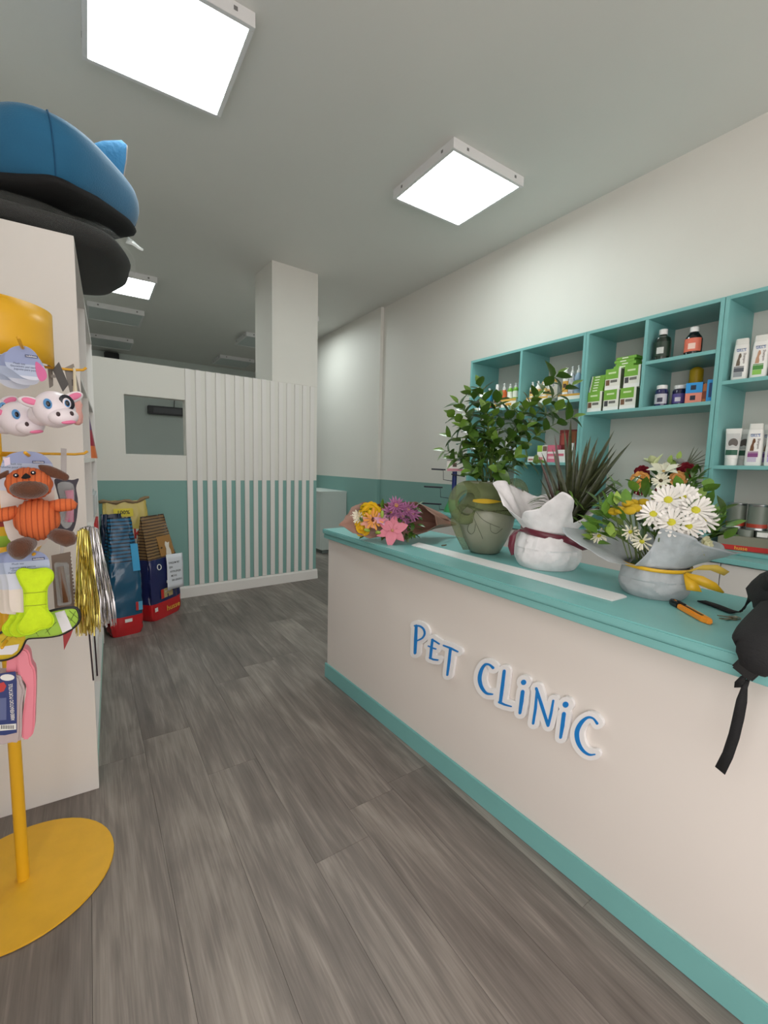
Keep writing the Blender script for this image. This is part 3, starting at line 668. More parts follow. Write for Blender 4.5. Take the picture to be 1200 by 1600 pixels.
shampoo('white shampoo bottle with violet block and poodle picture', (XF, ys_ - .152, ZR1), *VI, (150, 110, 96))
shampoo('white shampoo bottle behind the charcoal and green labelled ones', (2.80, ys_ - .045, ZR1), *VI, (150, 110, 96))
shampoo('white shampoo bottle behind the green and violet labelled ones', (2.80, ys_ - .121, ZR1), *VI, (150, 110, 96))
t = thing('cream_tube', 'white tube with bulldog picture and dark green band', 'tube', (XF, .905, ZR2), FACE)
def tubeb(t):
    MB().grid(lambda u, v: ((.027 + .006 * v) * math.cos(2 * PI * u), (.022 * (1 - v) + .0015) * math.sin(2 * PI * u), .035 + .150 * v), 24, 8, cu=True).build('body', M_wplastic, t, smooth=60)
    MB().lathe([(.026, 0), (.027, .033), (.025, .035)], 20).build('cap', M_wplastic, t, smooth=40)
    fy = lambda z: -(.022 * (1 - (z - .035) / .15) + .0015) - .0012
    def patch(n, u0, u1, z0, z1, m):
        MB().add([(u0, fy(z0) * .8, z0), (0, fy(z0), z0), (u1, fy(z0) * .8, z0), (u1, fy(z1) * .8, z1), (0, fy(z1), z1), (u0, fy(z1) * .8, z1)], [(0, 1, 4, 5), (1, 2, 3, 4)]).build(n, m, t)
    patch('green_band', -.024, .024, .052, .078, pm_('print_dkgreen', (36, 92, 70)))
    patch('picture_ground', -.026, .026, .084, .160, pm_('print_palegrey', (206, 206, 204)))
    MB().ball((0.003, fy(.115) * 1.0 - .0006, .112), (.019, .0012, .024), 14, 8).build('dog_picture', pm_('dog_grey', (110, 104, 100), rough=.8), t, smooth='all')
    return t
tubeb(t)
t = thing('cream_tube', 'white tube with green band half hidden behind the bulldog tube', 'tube', (2.79, .882, ZR2), FACE); tubeb(t)
shampoo('white shampoo bottle with plum block and shepherd dog picture', (XF, .815, ZR2), *PU, (110, 74, 48))
shampoo('white shampoo bottle with violet block and sitting hound picture', (XF, .738, ZR2), *VI, (146, 112, 76))
shampoo('white shampoo bottle standing in the second row of the lower shelf', (2.80, .785, ZR2), *VI, (146, 112, 76))
# tins and the shrink-wrapped pack
ZB = .8037 + TB
M_tin = mat('tin_label', (112, 120, 110), .35); M_tinr = mat('tin_red_band', (176, 62, 42), .4); M_metal = mat('steel', (170, 172, 174), .3, metal=1.0)
pk = thing('tin_pack', 'shrink-wrapped pack of food tins with red band reading husse', 'pack', (2.745, .818, ZB), FACE)
MB().box(-.105, .105, -.075, .075, 0, .072).build('tray', mat('grey_tray_card', (128, 128, 112), .5), pk, bevel=.002)
MB().box(-.1055, .1055, -.0765, .0755, .002, .026).build('red_band', mat('print_red', (190, 44, 40), .5), pk)
text('husse', .026, mat('print_gold', (226, 176, 60)), pk, lambda u, v: (u - .01, -.0770, .013 + v), width=.05)
for i in range(3):
    for j in range(2):
        MB().lathe([(.0335, .0725), (.0335, .104), (.032, .106)], 18, c=(-.069 + .069 * i, -.036 + .071 * j, 0)).build('tin', M_tin, pk, smooth=40)
MB().box(.045, .085, -.0745, -.0735, .078, .100).build('barcode', M_wplastic, pk)
tp = ['grey food tin with red band on the pack beside the teal panel', 'grey food tin with red band on the pack end beside the tall tin', 'taller grey food tin with red band behind the white tub']
for i in range(3):
    y = (.868, .778, .655)[i]
    tt = thing('food_tin', tp[i], 'tin', ((2.745, 2.735, 2.80)[i], y, ZB + .1065 if i < 2 else ZB), FACE, 'grey food tins')
    hh = .125 if i < 2 else .2315
    MB().lathe([(.041, 0), (.041, .004), (.040, .006), (.040, hh - .006), (.041, hh - .004), (.041, hh)], 22).build('can', M_metal, tt, smooth=40)
    MB().lathe([(.0405, .010), (.0405, hh - .010)], 22, cap=False).build('label', M_tin, tt, smooth=40); MB().lathe([(.0409, .012), (.0409, .030)], 22, cap=False).build('red_band', M_tinr, tt, smooth=40)
tb = thing('treat_tub', 'white tub with lid and red band beside the tin pack', 'tub', (2.70, .655, ZB), FACE)
MB().lathe([(.034, 0), (.038, .004), (.042, .09)], 22).build('tub', M_wplastic, tb, smooth=40); MB().lathe([(.045, .09), (.045, .108), (.042, .112)], 22).build('lid', M_wplastic, tb, smooth=40)
MB().lathe([(.0387, .006), (.0405, .035)], 22, cap=False).build('red_band', M_tinr, tb, smooth=40)
# --- lower shelf of the double column, behind plants
Z2 = 1.2507
def at2(px, X=XF): return (X, onx(px, 722, X).y, Z2)
carton('small white carton lying flat at the left of the pink ones', at2(835), .07, .08, .04, (232, 230, 226), name='medicine_carton', panels=[(.1, .6, .3, .6, (190, 120, 110), 'print')])
carton('white medicine carton with lime corner and pet picture', at2(849), .072, .06, .118, (236, 234, 230), name='medicine_carton', panels=[(0, .5, .62, 1, (150, 192, 60), 'lime_panel'), (.55, .95, .66, .95, (120, 96, 80), 'pet_picture'), (.1, .6, .1, .3, (206, 140, 140), 'print')])
carton('pink medicine carton standing behind the spiky leaves', at2(865), .07, .06, .118, (214, 112, 136), name='medicine_carton', panels=[(0, 1, .5, .62, (236, 226, 226), 'white_band'), (.1, .7, .2, .35, (240, 200, 206), 'print')])
carton('low white medicine carton next to the pink one', at2(879), .055, .06, .085, (234, 234, 232), name='medicine_carton', panels=[(.1, .8, .5, .7, (206, 110, 130), 'print')])
carton('large maroon carton standing behind the low white carton', (2.80, onx(890, 700, 2.80).y, Z2), .12, .07, .225, (122, 40, 38), name='medicine_carton', panels=[(.1, .4, .55, .9, (170, 80, 70), 'print'), (.5, .95, .6, .95, (150, 86, 50), 'panel_print')])
spray('white slim bottle in front of the maroon carton', at2(893), .13, .020, (240, 240, 238), (232, 232, 232), picture=False, pump=False, name='medicine_bottle', cat='bottle')
carton('white carton with red print seen through the leafy plant', at2(775), .11, .07, .10, (234, 232, 230), name='medicine_carton', panels=[(.3, .5, .1, .3, (200, 50, 40), 'print')])
carton('white carton tucked behind the leafy plant beside the divider', at2(800), .08, .07, .17, (230, 232, 230), name='medicine_carton', panels=[(.1, .9, .5, .8, (180, 190, 200), 'print')])
# ------------------------------------------------------------------ plants and flowers
random.seed(11)
def solid(o, th, off=0):
    m = o.modifiers.new('thickness', 'SOLIDIFY'); m.thickness = th; m.offset = off; return o
def leaf_mesh(name, L, w, m, fold=.25, droop=.2, ob=.6, n=4):
    """small leaf: base at origin, points along +Y, face +Z"""
    vs = []; fs = []
    for i in range(n + 1):
        t = i / n; ww = w * (math.sin(PI * min(1, t ** (.75 if ob > .5 else 1.1) * .97 + .03))) ** .8 / 2
        y = L * t; z = -droop * L * t * t
        vs += [(-ww, y, z + fold * ww), (0, y, z), (ww, y, z + fold * ww)]
    for i in range(n):
        a = i * 3; fs += [(a, a + 1, a + 4, a + 3), (a + 1, a + 2, a + 5, a + 4)]
    me = bpy.data.meshes.new(name); me.from_pydata(vs, [], fs); me.materials.append(m); me.polygons.foreach_set('use_smooth', [True] * len(me.polygons)); return me
def put(name, me, parent, pos, d, up=(0, 0, 1), s=1.0, sx=None):
    d = Vector(d).normalized(); up = Vector(up)
    x = d.cross(up)
    if x.length < 1e-4: x = d.cross(Vector((1, 0, .3)))
    x.normalize(); z = x.cross(d)
    o = bpy.data.objects.new(name, me); COL.objects.link(o); o.parent = parent
    M = Matrix((x, d, z)).transposed().to_4x4(); o.matrix_local = Matrix.Translation(Vector(pos)) @ M @ Matrix.Diagonal((sx or s, s, s, 1)); return o
def rv(k): return Vector((random.uniform(-k, k), random.uniform(-k, k), random.uniform(-k, k)))
def view_axes(C):
    v = Vector((C.x, C.y, 0)).normalized(); return v, Vector((v.y, -v.x, 0))
def fp(px, py, C, depth=0.0):
    v, r = view_axes(C); return onpl(px, py, C + v * depth, v)
def bez(a, c, b, n): return [a * (1 - t) ** 2 + c * 2 * t * (1 - t) + b * t * t for t in [i / n for i in range(n + 1)]]

# flower pieces (shared meshes)
PET = {}
def petal(kind, col):
    key = kind + '_%d_%d_%d' % col
    if key in PET: return PET[key]
    m = mat('petal_%d_%d_%d' % col, col, .55, noise=(40, .06))
    if kind == 'daisy':
        vs = []; prof_ = [(0, .08), (.35, .16), (.7, .225), (.9, .20), (1.0, .09)]
        for y_, w_ in prof_: vs += [(-w_ / 2, y_, .06 * y_ + .03 * w_), (0, y_, .06 * y_), (w_ / 2, y_, .06 * y_ + .03 * w_)]
        fs = [f for i in range(4) for f in ((i * 3, i * 3 + 1, i * 3 + 4, i * 3 + 3), (i * 3 + 1, i * 3 + 2, i * 3 + 5, i * 3 + 4))]
        me = bpy.data.meshes.new('petal'); me.from_pydata(vs, [], fs); me.materials.append(m); me.polygons.foreach_set('use_smooth', [True] * len(me.polygons))
    elif kind == 'mum': me = leaf_mesh('petal', 1.0, .24, m, fold=.5, droop=-.35, ob=.9, n=3)
    elif kind == 'lily': me = leaf_mesh('petal', 1.0, .56, m, fold=.35, droop=.22, ob=.6, n=6)
    elif kind == 'rose':
        b = MB().grid(lambda u, v: ((u - .5) * (.45 + .75 * math.sin(PI * min(1, v * .8 + .1))), .55 * math.sin(v * 2.0) - .10 * (2 * u - 1) ** 2 * 2, v * .95 + .06 * math.sin(u * 9)), 4, 4)
        me = bpy.data.meshes.new('petal'); me.from_pydata(b.v, [], b.f); me.materials.append(m); me.polygons.foreach_set('use_smooth', [True] * len(me.polygons))
    PET[key] = me; return me
def disc(parent, pos, n, r, col, name='flower', h=.5):
    key = 'disc_%d_%d_%d' % col
    if key not in PET: PET[key] = MB().ball((0, 0, 0), (1, 1, h), 10, 6, fn=lambda d: 1 + .08 * math.sin(d.x * 20) * math.sin(d.y * 20)).mesh('flower', mat('centre_%d_%d_%d' % col, col, .8), smooth='all')
    n = Vector(n).normalized(); x = n.orthogonal().normalized()
    o = put(name, PET[key], parent, pos, x, n, r); return o
def child_petals(fl_o, me, n, r0, size, tilt, ph=0.0, jit=.08, wid=1.0):
    """petals around a flower centre; local frame of the centre has +Z as its axis, scaled by its radius"""
    s = fl_o.scale.x
    for i in range(n):
        a = 2 * PI * i / n + ph + random.uniform(-jit, jit); d = Vector((math.cos(a), math.sin(a), 0)); t = tilt + random.uniform(-jit, jit)
        dd = d * math.cos(t) + Vector((0, 0, 1)) * math.sin(t); upv = Vector((0, 0, 1)) * math.cos(t) - d * math.sin(t)
        put('petal', me, fl_o, d * (r0 / s) + Vector((0, 0, -.1)), dd, upv, size / s * random.uniform(.92, 1.06), wid * size / s)
def daisy(parent, pos, n, R, col=(228, 225, 220), cc=(190, 186, 50), k=16, layers=2):
    o = disc(parent, pos, n, R * .24, cc)
    for L in range(layers): child_petals(o, petal('daisy', col), k - 1, R * .14, R * (.86 - .14 * L), .05 + .42 * L, ph=L * PI / k, jit=.11)
    return o
def mum(parent, pos, n, R, col, cc=(206, 170, 70), k=14):
    o = disc(parent, pos, n, R * .26, cc)
    for L in range(3): child_petals(o, petal('mum', col), k - 2 * L, R * .12, R * (.9 - .16 * L), .05 + .38 * L, ph=L * .3)
    return o
def rose(parent, pos, n, R, col):
    o = disc(parent, pos, n, R * .30, col, h=1.1)
    for L, (k, rr, sz, tl) in enumerate(((3, .06, .62, 0), (5, .14, .74, .0), (6, .24, .80, .0))):
        s = o.scale.x
        for i in range(k):
            a = 2 * PI * i / k + L * .5; d = Vector((math.cos(a), math.sin(a), 0)); op = (.15, .5, .95)[L]
            yv = (d * math.cos(.2) ).normalized(); upv = (Vector((0, 0, 1)) * math.cos(op) + d * math.sin(op)).normalized()
            x = yv.cross(upv).normalized(); y2 = upv.cross(x)
            q = bpy.data.objects.new('petal', petal('rose', col)); COL.objects.link(q); q.parent = o
            q.matrix_local = Matrix.Translation(d * (rr * R / s) + Vector((0, 0, -.45))) @ Matrix((x, y2, upv)).transposed().to_4x4() @ Matrix.Diagonal((sz * R / s * 1.1, sz * R / s * .9, sz * R / s, 1))
    return o
def lily(parent, pos, n, R, col, cc=(190, 150, 60), tilt=.55):
    o = disc(parent, pos, n, R * .10, cc, h=1.0)
    child_petals(o, petal('lily', col), 3, R * .05, R, tilt, jit=.03, wid=1.15); child_petals(o, petal('lily', col), 3, R * .05, R * .95, tilt - .1, ph=PI / 3, jit=.03)
    s = o.scale.x
    for i in range(5):
        a = 2 * PI * i / 5; e = Vector((math.cos(a) * .3, math.sin(a) * .3, .55)) * (R / s)
        MB().tube([(0, 0, 0), e * .6, e], [.04, .03, .07], 5).build('stamen', mat('stamen', (150, 96, 50), .7), o)
    return o

# --- green vase with tall leafy plant
VC = Vector((1.376, 1.288, ZT + .0007)); vv, vr = view_axes(VC)
va = thing('vase', 'rounded sage green vase with carved lines and sheer green bow', 'vase', VC)
M_glaze = mat('sage_glaze', (138, 141, 122), .28, noise=(9, .12), bump=(80, .05)); M_sheer = mat('sheer_green_mesh', (118, 130, 84), .7, alpha=.5, bump=(400, .4)); M_gold = mat('gold_ribbon', (206, 170, 44), .3, metal=.3)
vprof = [(.046, 0), (.062, .004), (.087, .055), (.110, .115), (.117, .158), (.110, .192), (.092, .222), (.080, .245), (.079, .262), (.088, .285), (.097, .297), (.093, .297), (.080, .275), (.072, .25)]
MB().lathe(vprof, 36, cap=False).build('body', M_glaze, va, smooth=60)
MB().lathe([(.0, .24), (.074, .24)], 20, cap=False).build('soil', mat('potting_soil', (48, 38, 30), .95, noise=(60, .3)), va)
def vrad(z):
    for (r0, z0), (r1, z1) in zip(vprof, vprof[1:11]):
        if z0 <= z <= z1: return r0 + (r1 - r0) * (z - z0) / (z1 - z0 + 1e-9)
    return .09
def onvase(a, z, off=0.0):   # a: 0 faces the camera, + to the right
    d = -vv * math.cos(a) + vr * math.sin(a); r = vrad(z) + off; return Vector((d.x * r, d.y * r, z))
for pts in ([(-.45, .19), (-.40, .15), (-.25, .11), (-.1, .07)], [(-.45, .19), (-.55, .14), (-.75, .10), (-.6, .085), (-.42, .10), (-.36, .13)], [(-.4, .185), (-.1, .15), (.25, .13), (.5, .12)], [(.15, .135), (.2, .105), (.42, .095), (.62, .115)]):
    MB().tube([onvase(q.x, q.y, .0006) for q in cat([(a, z, 0) for a, z in pts], 8)], .0011, 5).build('carved_line', mat('carved_line', (88, 92, 74), .5), va, smooth='all')
# sheer wrap over the shoulder, gold band, loops
sw = MB().grid(lambda u, v: onvase(-1.9 + 3.8 * u, .175 + .105 * v + .02 * math.sin(u * 5), .006 + .004 * math.sin(u * 17 + v * 5)), 28, 6).build('sheer_wrap', M_sheer, va, smooth='all'); solid(sw, .0008)
MB().grid(lambda u, v: onvase(-.55 + 1.15 * u, .222 + (.018 * v - .009) * math.sin(PI * min(1, .15 + u * .85)) , .0125), 12, 2).build('gold_band', M_gold, va, smooth='all')
def loop(cx, cz, R, wid, ca, name, depth, sq=1.0, tilt=.5, a0=0, a1=2 * PI, lean=0.3):
    c = vr * cx + Vector((0, 0, cz)) - vv * depth; path = []; wd = []
    for i in range(31):
        a = a0 + (a1 - a0) * i / 30; rd = vr * math.cos(a) * sq + Vector((0, 0, 1)) * math.sin(a)
        path.append(c + rd * R + vv * (.02 * math.sin(a + ca))); wd.append((rd * tilt + vv * (1 - tilt) - vr * lean * .3).normalized())
    o = MB().ribbon(path, wid, wd, .0009).build(name, M_sheer, va, smooth='all'); return o
loop(-.080, .212, .068, .040, .4, 'bow_loop', .095, sq=.78, tilt=.72); loop(-.070, .212, .047, .034, 1.0, 'bow_loop', .088, tilt=.25); loop(.112, .245, .052, .055, 2.2, 'bow_loop', .02, sq=.8, tilt=.45)
def tail(pts, w): 
    P = [onvase(a, z, o_) for a, z, o_ in pts]; MB().ribbon(P, w, [(vr * .8 + vv * .3).normalized()] * len(P), .0009).build('bow_tail', M_sheer, va, smooth='all')
tail([(-.75, .205, .02), (-1.05, .17, .018), (-1.25, .12, .012), (-1.3, .06, .010), (-1.2, .01, .014)], [.03, .05, .055, .045, .03])
tail([(-.6, .20, .015), (-.2, .185, .013), (.3, .185, .012), (.9, .19, .012)], [.03, .04, .045, .04])
pl = thing('leafy_plant', 'tall branching plant with many small glossy green leaves in the vase', 'plant', VC + Vector((0, 0, .2408)))
po = Vector(pl.location)
LM = [leaf_mesh('leaf', .060, .036, M_leafd, .3, .18), leaf_mesh('leaf', .054, .034, mat('mid_green_leaf', (96, 130, 48), .32, noise=(30, .25), coat=.2), .25, .1), leaf_mesh('leaf', .064, .036, M_leafd, .35, .35)]
TG = [(694, 704, -.02), (702, 682, .04), (708, 650, 0), (716, 630, -.03), (735, 615, .05), (750, 602, 0), (757, 640, -.06), (778, 625, .04), (722, 668, -.06), (742, 690, -.08), (772, 690, -.06), (800, 640, .06),
      (872, 586, .02), (894, 602, .05), (836, 622, .0), (896, 652, -.02), (872, 640, .06), (822, 668, -.05), (806, 715, -.06), (836, 722, -.02), (735, 735, -.09), (780, 735, -.10), (708, 716, .0)]
for i, (px, py, dp) in enumerate(TG):
    b = Vector((0, 0, .0)) + vr * random.uniform(-.03, .04) + vv * random.uniform(-.03, .03); e = fp(px, py, VC, dp) - po
    c = b * .35 + e * .65 + Vector((0, 0, .05)) - vr * (e - b).dot(vr) * .35
    P = bez(b, c, e, 12); L = sum((P[k + 1] - P[k]).length for k in range(12))
    MB().tube(P, [.0028 - .0018 * k / 12 for k in range(13)], 5).build('stem', M_stem, pl)
    n = max(5, int(L / .024)); n = min(n, 16)
    for k in range(n):
        t = .30 + .70 * (k + .5) / n; j = min(int(t * 12), 11); p = P[j].lerp(P[j + 1], t * 12 - j); tg = (P[j + 1] - P[j]).normalized()
        sd = tg.orthogonal().normalized(); a = k * 2.4 + i; sd = Matrix.Rotation(a, 3, tg) @ sd
        d = (sd * .9 + tg * .55 + Vector((0, 0, .12))).normalized()
        put('leaf', LM[(i + k) % 3], pl, p, d, (tg + Vector((0, 0, .6)) + rv(.4)), random.uniform(.9, 1.25))
    put('leaf', LM[1], pl, P[-1], (P[-1] - P[-2]), Vector((0, 0, 1)) - vv * .6, .9)

# --- spiky plant in white wrapping paper
WC = Vector((1.395, 0.998, ZT + .0007)); wv, wr = view_axes(WC)
def paper_mat(name, col): return mat(name, col, .55, noise=(22, .10), bump=(38, .6))
from mathutils import noise as mnoise
def crumple(p, k=30.0, seed=0):
    q = Vector(p) * k + Vector((seed * 7.3, seed * 3.1, seed)); n1 = mnoise.noise(q); n2 = mnoise.noise(q * 2.3)
    return (1 - abs(n1) * 2.4) * .6 + (1 - abs(n2) * 2.4) * .4
def pouch(t, r, h, m, seed, facets=26, rt=.72):
    nz = 22; nu = 88
    def f(u, v):
        a = 2 * PI * u
        rr = r * (.74 + .26 * math.sin(PI * min(1, v * .95 + .12)) ** .7 if v < .55 else (1.0 - (1 - rt) * ((v - .55) / .45) ** 1.4))
        p = Vector((math.cos(a) * rr, math.sin(a) * rr, v * h)); c = crumple(p, 24, seed); pl = math.sin(a * 11 + 2.5 * math.sin(a * 3 + seed)) * max(0, v - .35) * 1.2
        k = 1 + (.050 * c + .035 * pl) * min(1, v * 4 + .15)
        return Vector((p.x * k, p.y * k, max(0, p.z)))
    b = MB().grid(f, nu, nz, cu=True); b.f.append(tuple(range(nu - 1, -1, -1)))
    return b.build('paper_pouch', m, t, smooth=22)
def collar(t, z0, r0, pts, m, v, rgt, seed, n=64, name='paper_collar', fold=.012):
    """pts = [(angle deg: 0 right, 90 back, 180 left, 270 towards camera; out; up)]"""
    rnd = random.Random(seed); pts = sorted(pts); pts = [(pts[-1][0] - 360, *pts[-1][1:])] + pts + [(pts[0][0] + 360, *pts[0][1:])]
    def ou(a):
        for p, q in zip(pts, pts[1:]):
            if p[0] <= a <= q[0]:
                k = (a - p[0]) / (q[0] - p[0]); return p[1] + (q[1] - p[1]) * k, p[2] + (q[2] - p[2]) * k
    ph = [rnd.uniform(0, 6) for _ in range(3)]
    def f(u, w):
        a = 360 * u; o_, up_ = ou(a); th = math.radians(a); d = rgt * math.cos(th) + v * math.sin(th)
        wob = fold * math.sin(th * 7 + ph[0]) * w + fold * .6 * math.sin(th * 13 + ph[1]) * w
        rr = r0 + o_ * (w ** 1.1) + wob
        p_ = Vector((d.x * rr, d.y * rr, z0 + up_ * w ** .9 + wob * .4)); c_ = crumple(p_, 16, seed) * .009 * w
        return p_ + d * c_
    return solid(MB().grid(f, n * 2, 14, cu=True).build(name, m, t, smooth=50), .0006)
wp_ = thing('wrapped_pot', 'crumpled white paper wrapped pot tied with burgundy ribbon', 'wrapped pot', WC)
M_wpaper = paper_mat('white_wrap_paper', (232, 230, 232)); M_burg = mat('burgundy_satin', (100, 22, 44), .35, sheen=.3)
pouch(wp_, .113, .125, M_wpaper, 3, rt=.80)
collar(wp_, .125, .088, [(0, .055, .10), (25, .05, .09), (70, .05, .12), (120, .07, .13), (150, .09, .17), (172, .085, .185), (190, .10, .16), (205, .085, .095), (225, .045, .055), (255, .035, .10), (283, .045, .155), (300, .05, .12), (315, .03, .05), (335, .05, .075)], M_wpaper, wv, wr, 5)
rb = MB()
def rib(u, w):
    a = 2 * PI * u; d = wr * math.cos(a) + wv * math.sin(a); rr = .0985 + .002 * math.sin(a * 5); return Vector((d.x * rr, d.y * rr, .112 + .022 * w - .014 * math.cos(a)))
solid(rb.grid(rib, 40, 2, cu=True).build('ribbon', M_burg, wp_, smooth='all'), .001)
def rtail(t, pts, w, m, v, r_, wd=None, name='ribbon_tail'):
    P = [r_ * a + Vector((0, 0, z)) - v * d for a, z, d in pts]; return MB().ribbon(P, w, wd or (Vector((0, 0, 1)) * .7 + r_ * .6), .0012).build(name, m, t, smooth='all')
rtail(wp_, [(-.075, .130, .08), (-.105, .135, .085), (-.118, .115, .09), (-.122, .08, .092), (-.115, .045, .095)], [.012, .02, .026, .024, .010], M_burg, wv, wr, (wr * .9 + Vector((0, 0, .35))))
rtail(wp_, [(.05, .115, .09), (.085, .108, .085), (.115, .095, .07), (.135, .085, .055)], [.018, .03, .034, .006], M_burg, wv, wr, (Vector((0, 0, 1)) + wr * .1))
dr = thing('spiky_plant', 'dark reddish green spiky dracaena rising from the white paper wrap', 'plant', WC + Vector((0, 0, .13)))
do = Vector(dr.location); M_drac = mat('dracaena_leaf', (58, 64, 38), .4, noise=(20, .35, (1, 1, 1))); M_drac2 = mat('dracaena_red_edge', (70, 48, 40), .4, noise=(20, .3))
def blade_mesh(L, w, m, curve):
    vs = []; fs = []; n = 7
    for i in range(n + 1):
        t = i / n; ww = w / 2 * (1 - t) ** .55 * (.55 + .45 * min(1, t * 5)); y = L * (t - .12 * abs(curve) * t * t); z = -curve * L * t * t * .5
        vs += [(-ww, y, z + ww * .5), (0, y, z), (ww, y, z + ww * .5)]
    for i in range(n):
        a = i * 3; fs += [(a, a + 1, a + 4, a + 3), (a + 1, a + 2, a + 5, a + 4)]
    me = bpy.data.meshes.new('blade'); me.from_pydata(vs, [], fs); me.materials.append(m); me.polygons.foreach_set('use_smooth', [True] * len(me.polygons)); return me
BL = [blade_mesh(1, .08, M_drac, c) for c in (.05, .25, .5)] + [blade_mesh(1, .06, M_drac2, c) for c in (.1, .9)]
root_ = fp(886, 815, WC, 0) - do; root_.z = .0
pot_ = MB().lathe([(.05, -.12), (.06, -.005), (.058, 0)], 18, c=(root_.x * .6, root_.y * .6, 0)).build('grow_pot', mat('black_pot', (30, 30, 30), .6), dr, smooth=40)
for (px, py, dp, kd) in [(890, 656, 0, 0), (868, 680, -.03, 3), (884, 672, .04, 0), (957, 674, .02, 0), (982, 683, .05, 1), (932, 678, .03, 1), (916, 690, -.03, 0), (936, 706, -.05, 0), (944, 700, .06, 0), (866, 704, -.04, 0), (842, 712, .0, 3), (848, 708, .03, 0),
                         (925, 705, .07, 0), (905, 700, .05, 1), (952, 720, -.02, 0), (960, 735, .04, 1), (970, 752, -.03, 1), (975, 770, .05, 1), (962, 762, -.08, 2), (955, 745, -.06, 1), (898, 715, -.07, 0), (878, 728, -.08, 1), (912, 735, -.1, 1), (930, 742, -.1, 1),
                         (862, 745, -.06, 1), (850, 760, -.03, 1), (845, 745, .06, 1), (972, 740, .07, 2), (940, 765, -.10, 2), (946, 690, .0, 0), (922, 682, .06, 0), (900, 688, .02, 0), (966, 712, .04, 0)]:
    e = fp(px, py, WC, dp) - do; b = root_ + rv(.02); b.z = random.uniform(0, .03); d = e - b
    put('blade', BL[kd], dr, b, d + Vector((0, 0, (0, .08, .2, .03, .3)[kd] * d.length)), Vector((0, 0, 1)) - wv * random.uniform(.2, .9) + rv(.3), d.length * 1.03)
for k in range(26):
    px, py = random.uniform(862, 968), random.uniform(690, 765); e = fp(px, py, WC, random.uniform(-.08, .08)) - do; b = root_ + rv(.02); b.z = random.uniform(0, .03); d = e - b
    put('blade', BL[k % 3], dr, b, d + Vector((0, 0, .06 * d.length)), Vector((0, 0, 1)) - wv * random.uniform(.2, .9) + rv(.3), d.length)
e = fp(972, 800, WC, .02) - do; b = root_.copy(); put('blade', BL[4], dr, b, fp(962, 735, WC, .02) - do - b, (0, 0, 1), .26)
put('blade', BL[3], dr, root_ - wv * .05 + Vector((0, 0, .02)), (fp(898, 838, WC, -.11) - do) - root_, -wv, .16)
FM = [leaf_mesh('fern_leaf', .06, .010, M_leafd, .3, .5, .3), leaf_mesh('fern_leaf', .05, .009, M_leaf, .3, .7, .3)]
for k in range(46):
    a = random.uniform(0, 2 * PI); b = root_ + Vector((math.cos(a) * .04 - wr.x * .03, math.sin(a) * .04 - wr.y * .03, random.uniform(.05, .15)))
    put('fern_leaf', FM[k % 2], dr, b, Vector((math.cos(a), math.sin(a), random.uniform(.1, 1.0))) - wv * .3 - wr * .2, (0, 0, 1), random.uniform(.8, 1.25))

# --- arrangement in grey paper with white daisies
GC = Vector((1.362, .610, ZT + .0007)); gv, gr = view_axes(GC)
ga = thing('flower_arrangement', 'white daisies and yellow buttons in grey paper tied with yellow ribbon', 'flower arrangement', GC)
M_gpaper = paper_mat('grey_wrap_paper', (176, 182, 186)); M_yrib = mat('yellow_satin', (226, 180, 40), .35)
pouch(ga, .089, .088, M_gpaper, 8, facets=18, rt=.90)
collar(ga, .088, .080, [(0, .105, .055), (20, .09, .06), (60, .05, .09), (110, .05, .09), (160, .09, .075), (182, .175, .085), (198, .15, .060), (222, .075, .01), (248, .035, .005), (262, .01, .06), (272, .028, .118), (285, .035, .115), (310, .055, .09), (340, .095, .062)], M_gpaper, gv, gr, 9, fold=.006)
def rib2(u, w):
    a = 2 * PI * u; d = gr * math.cos(a) + gv * math.sin(a); rr = .0900; return Vector((d.x * rr, d.y * rr, .083 + .010 * w - .004 * math.cos(a + 1)))
solid(MB().grid(rib2, 40, 1, cu=True).build('ribbon', M_yrib, ga, smooth='all'), .001)
rtail(ga, [(.072, .086, .065), (.10, .104, .07), (.13, .108, .07), (.158, .096, .07)], [.008, .020, .022, .016], mat('sheer_yellow', (222, 190, 70), .5, alpha=.8), gv, gr)
rtail(ga, [(.070, .082, .066), (.10, .072, .075), (.13, .060, .075), (.155, .046, .075)], [.008, .028, .024, .004], M_yrib, gv, gr)
rtail(ga, [(.070, .080, .066), (.085, .060, .078), (.092, .042, .085)], [.008, .030, .034], M_yrib, gv, gr, gr)
def gp(px, py, dp=0.0): return fp(px, py, GC, dp) - GC
cam_dir = -gv
for (px, py, dp, R, k) in [(1021, 803, -.075, .043, 16), (1049, 816, -.085, .046, 16), (1044, 781, -.03, .048, 18), (1087, 797, -.04, .048, 18), (1076, 822, -.07, .040, 15), (1066, 776, .0, .046, 16), (1098, 812, -.03, .040, 16)]:
    p = gp(px, py, dp); side = (px - 1050) / 60
    o_ = daisy(ga, p, cam_dir * .85 + Vector((0, 0, .55)) + gr * side * .35 + rv(.12), R, k=k)
    MB().tube([p - Vector((0, 0, .004)), p * .6 + Vector((0, 0, .04)), Vector((0, 0, .07))], .002, 5).build('stem', M_stem, ga)
for (px, py, dp, R) in [(985, 831, -.06, .026), (1003, 846, -.08, .03), (936, 837, -.03, .028)]:
    daisy(ga, gp(px, py, dp), cam_dir + Vector((0, 0, .1)) + rv(.5), R, col=(232, 228, 206), k=10)
ymesh = MB().ball((0, 0, 0), (1, 1, .62), 12, 7, fn=lambda d: 1 + .10 * math.sin(d.x * 14) * math.sin(d.y * 14)).mesh('button_flower', mat('yellow_button', (236, 196, 34), .8, bump=(500, .8)), smooth='all')
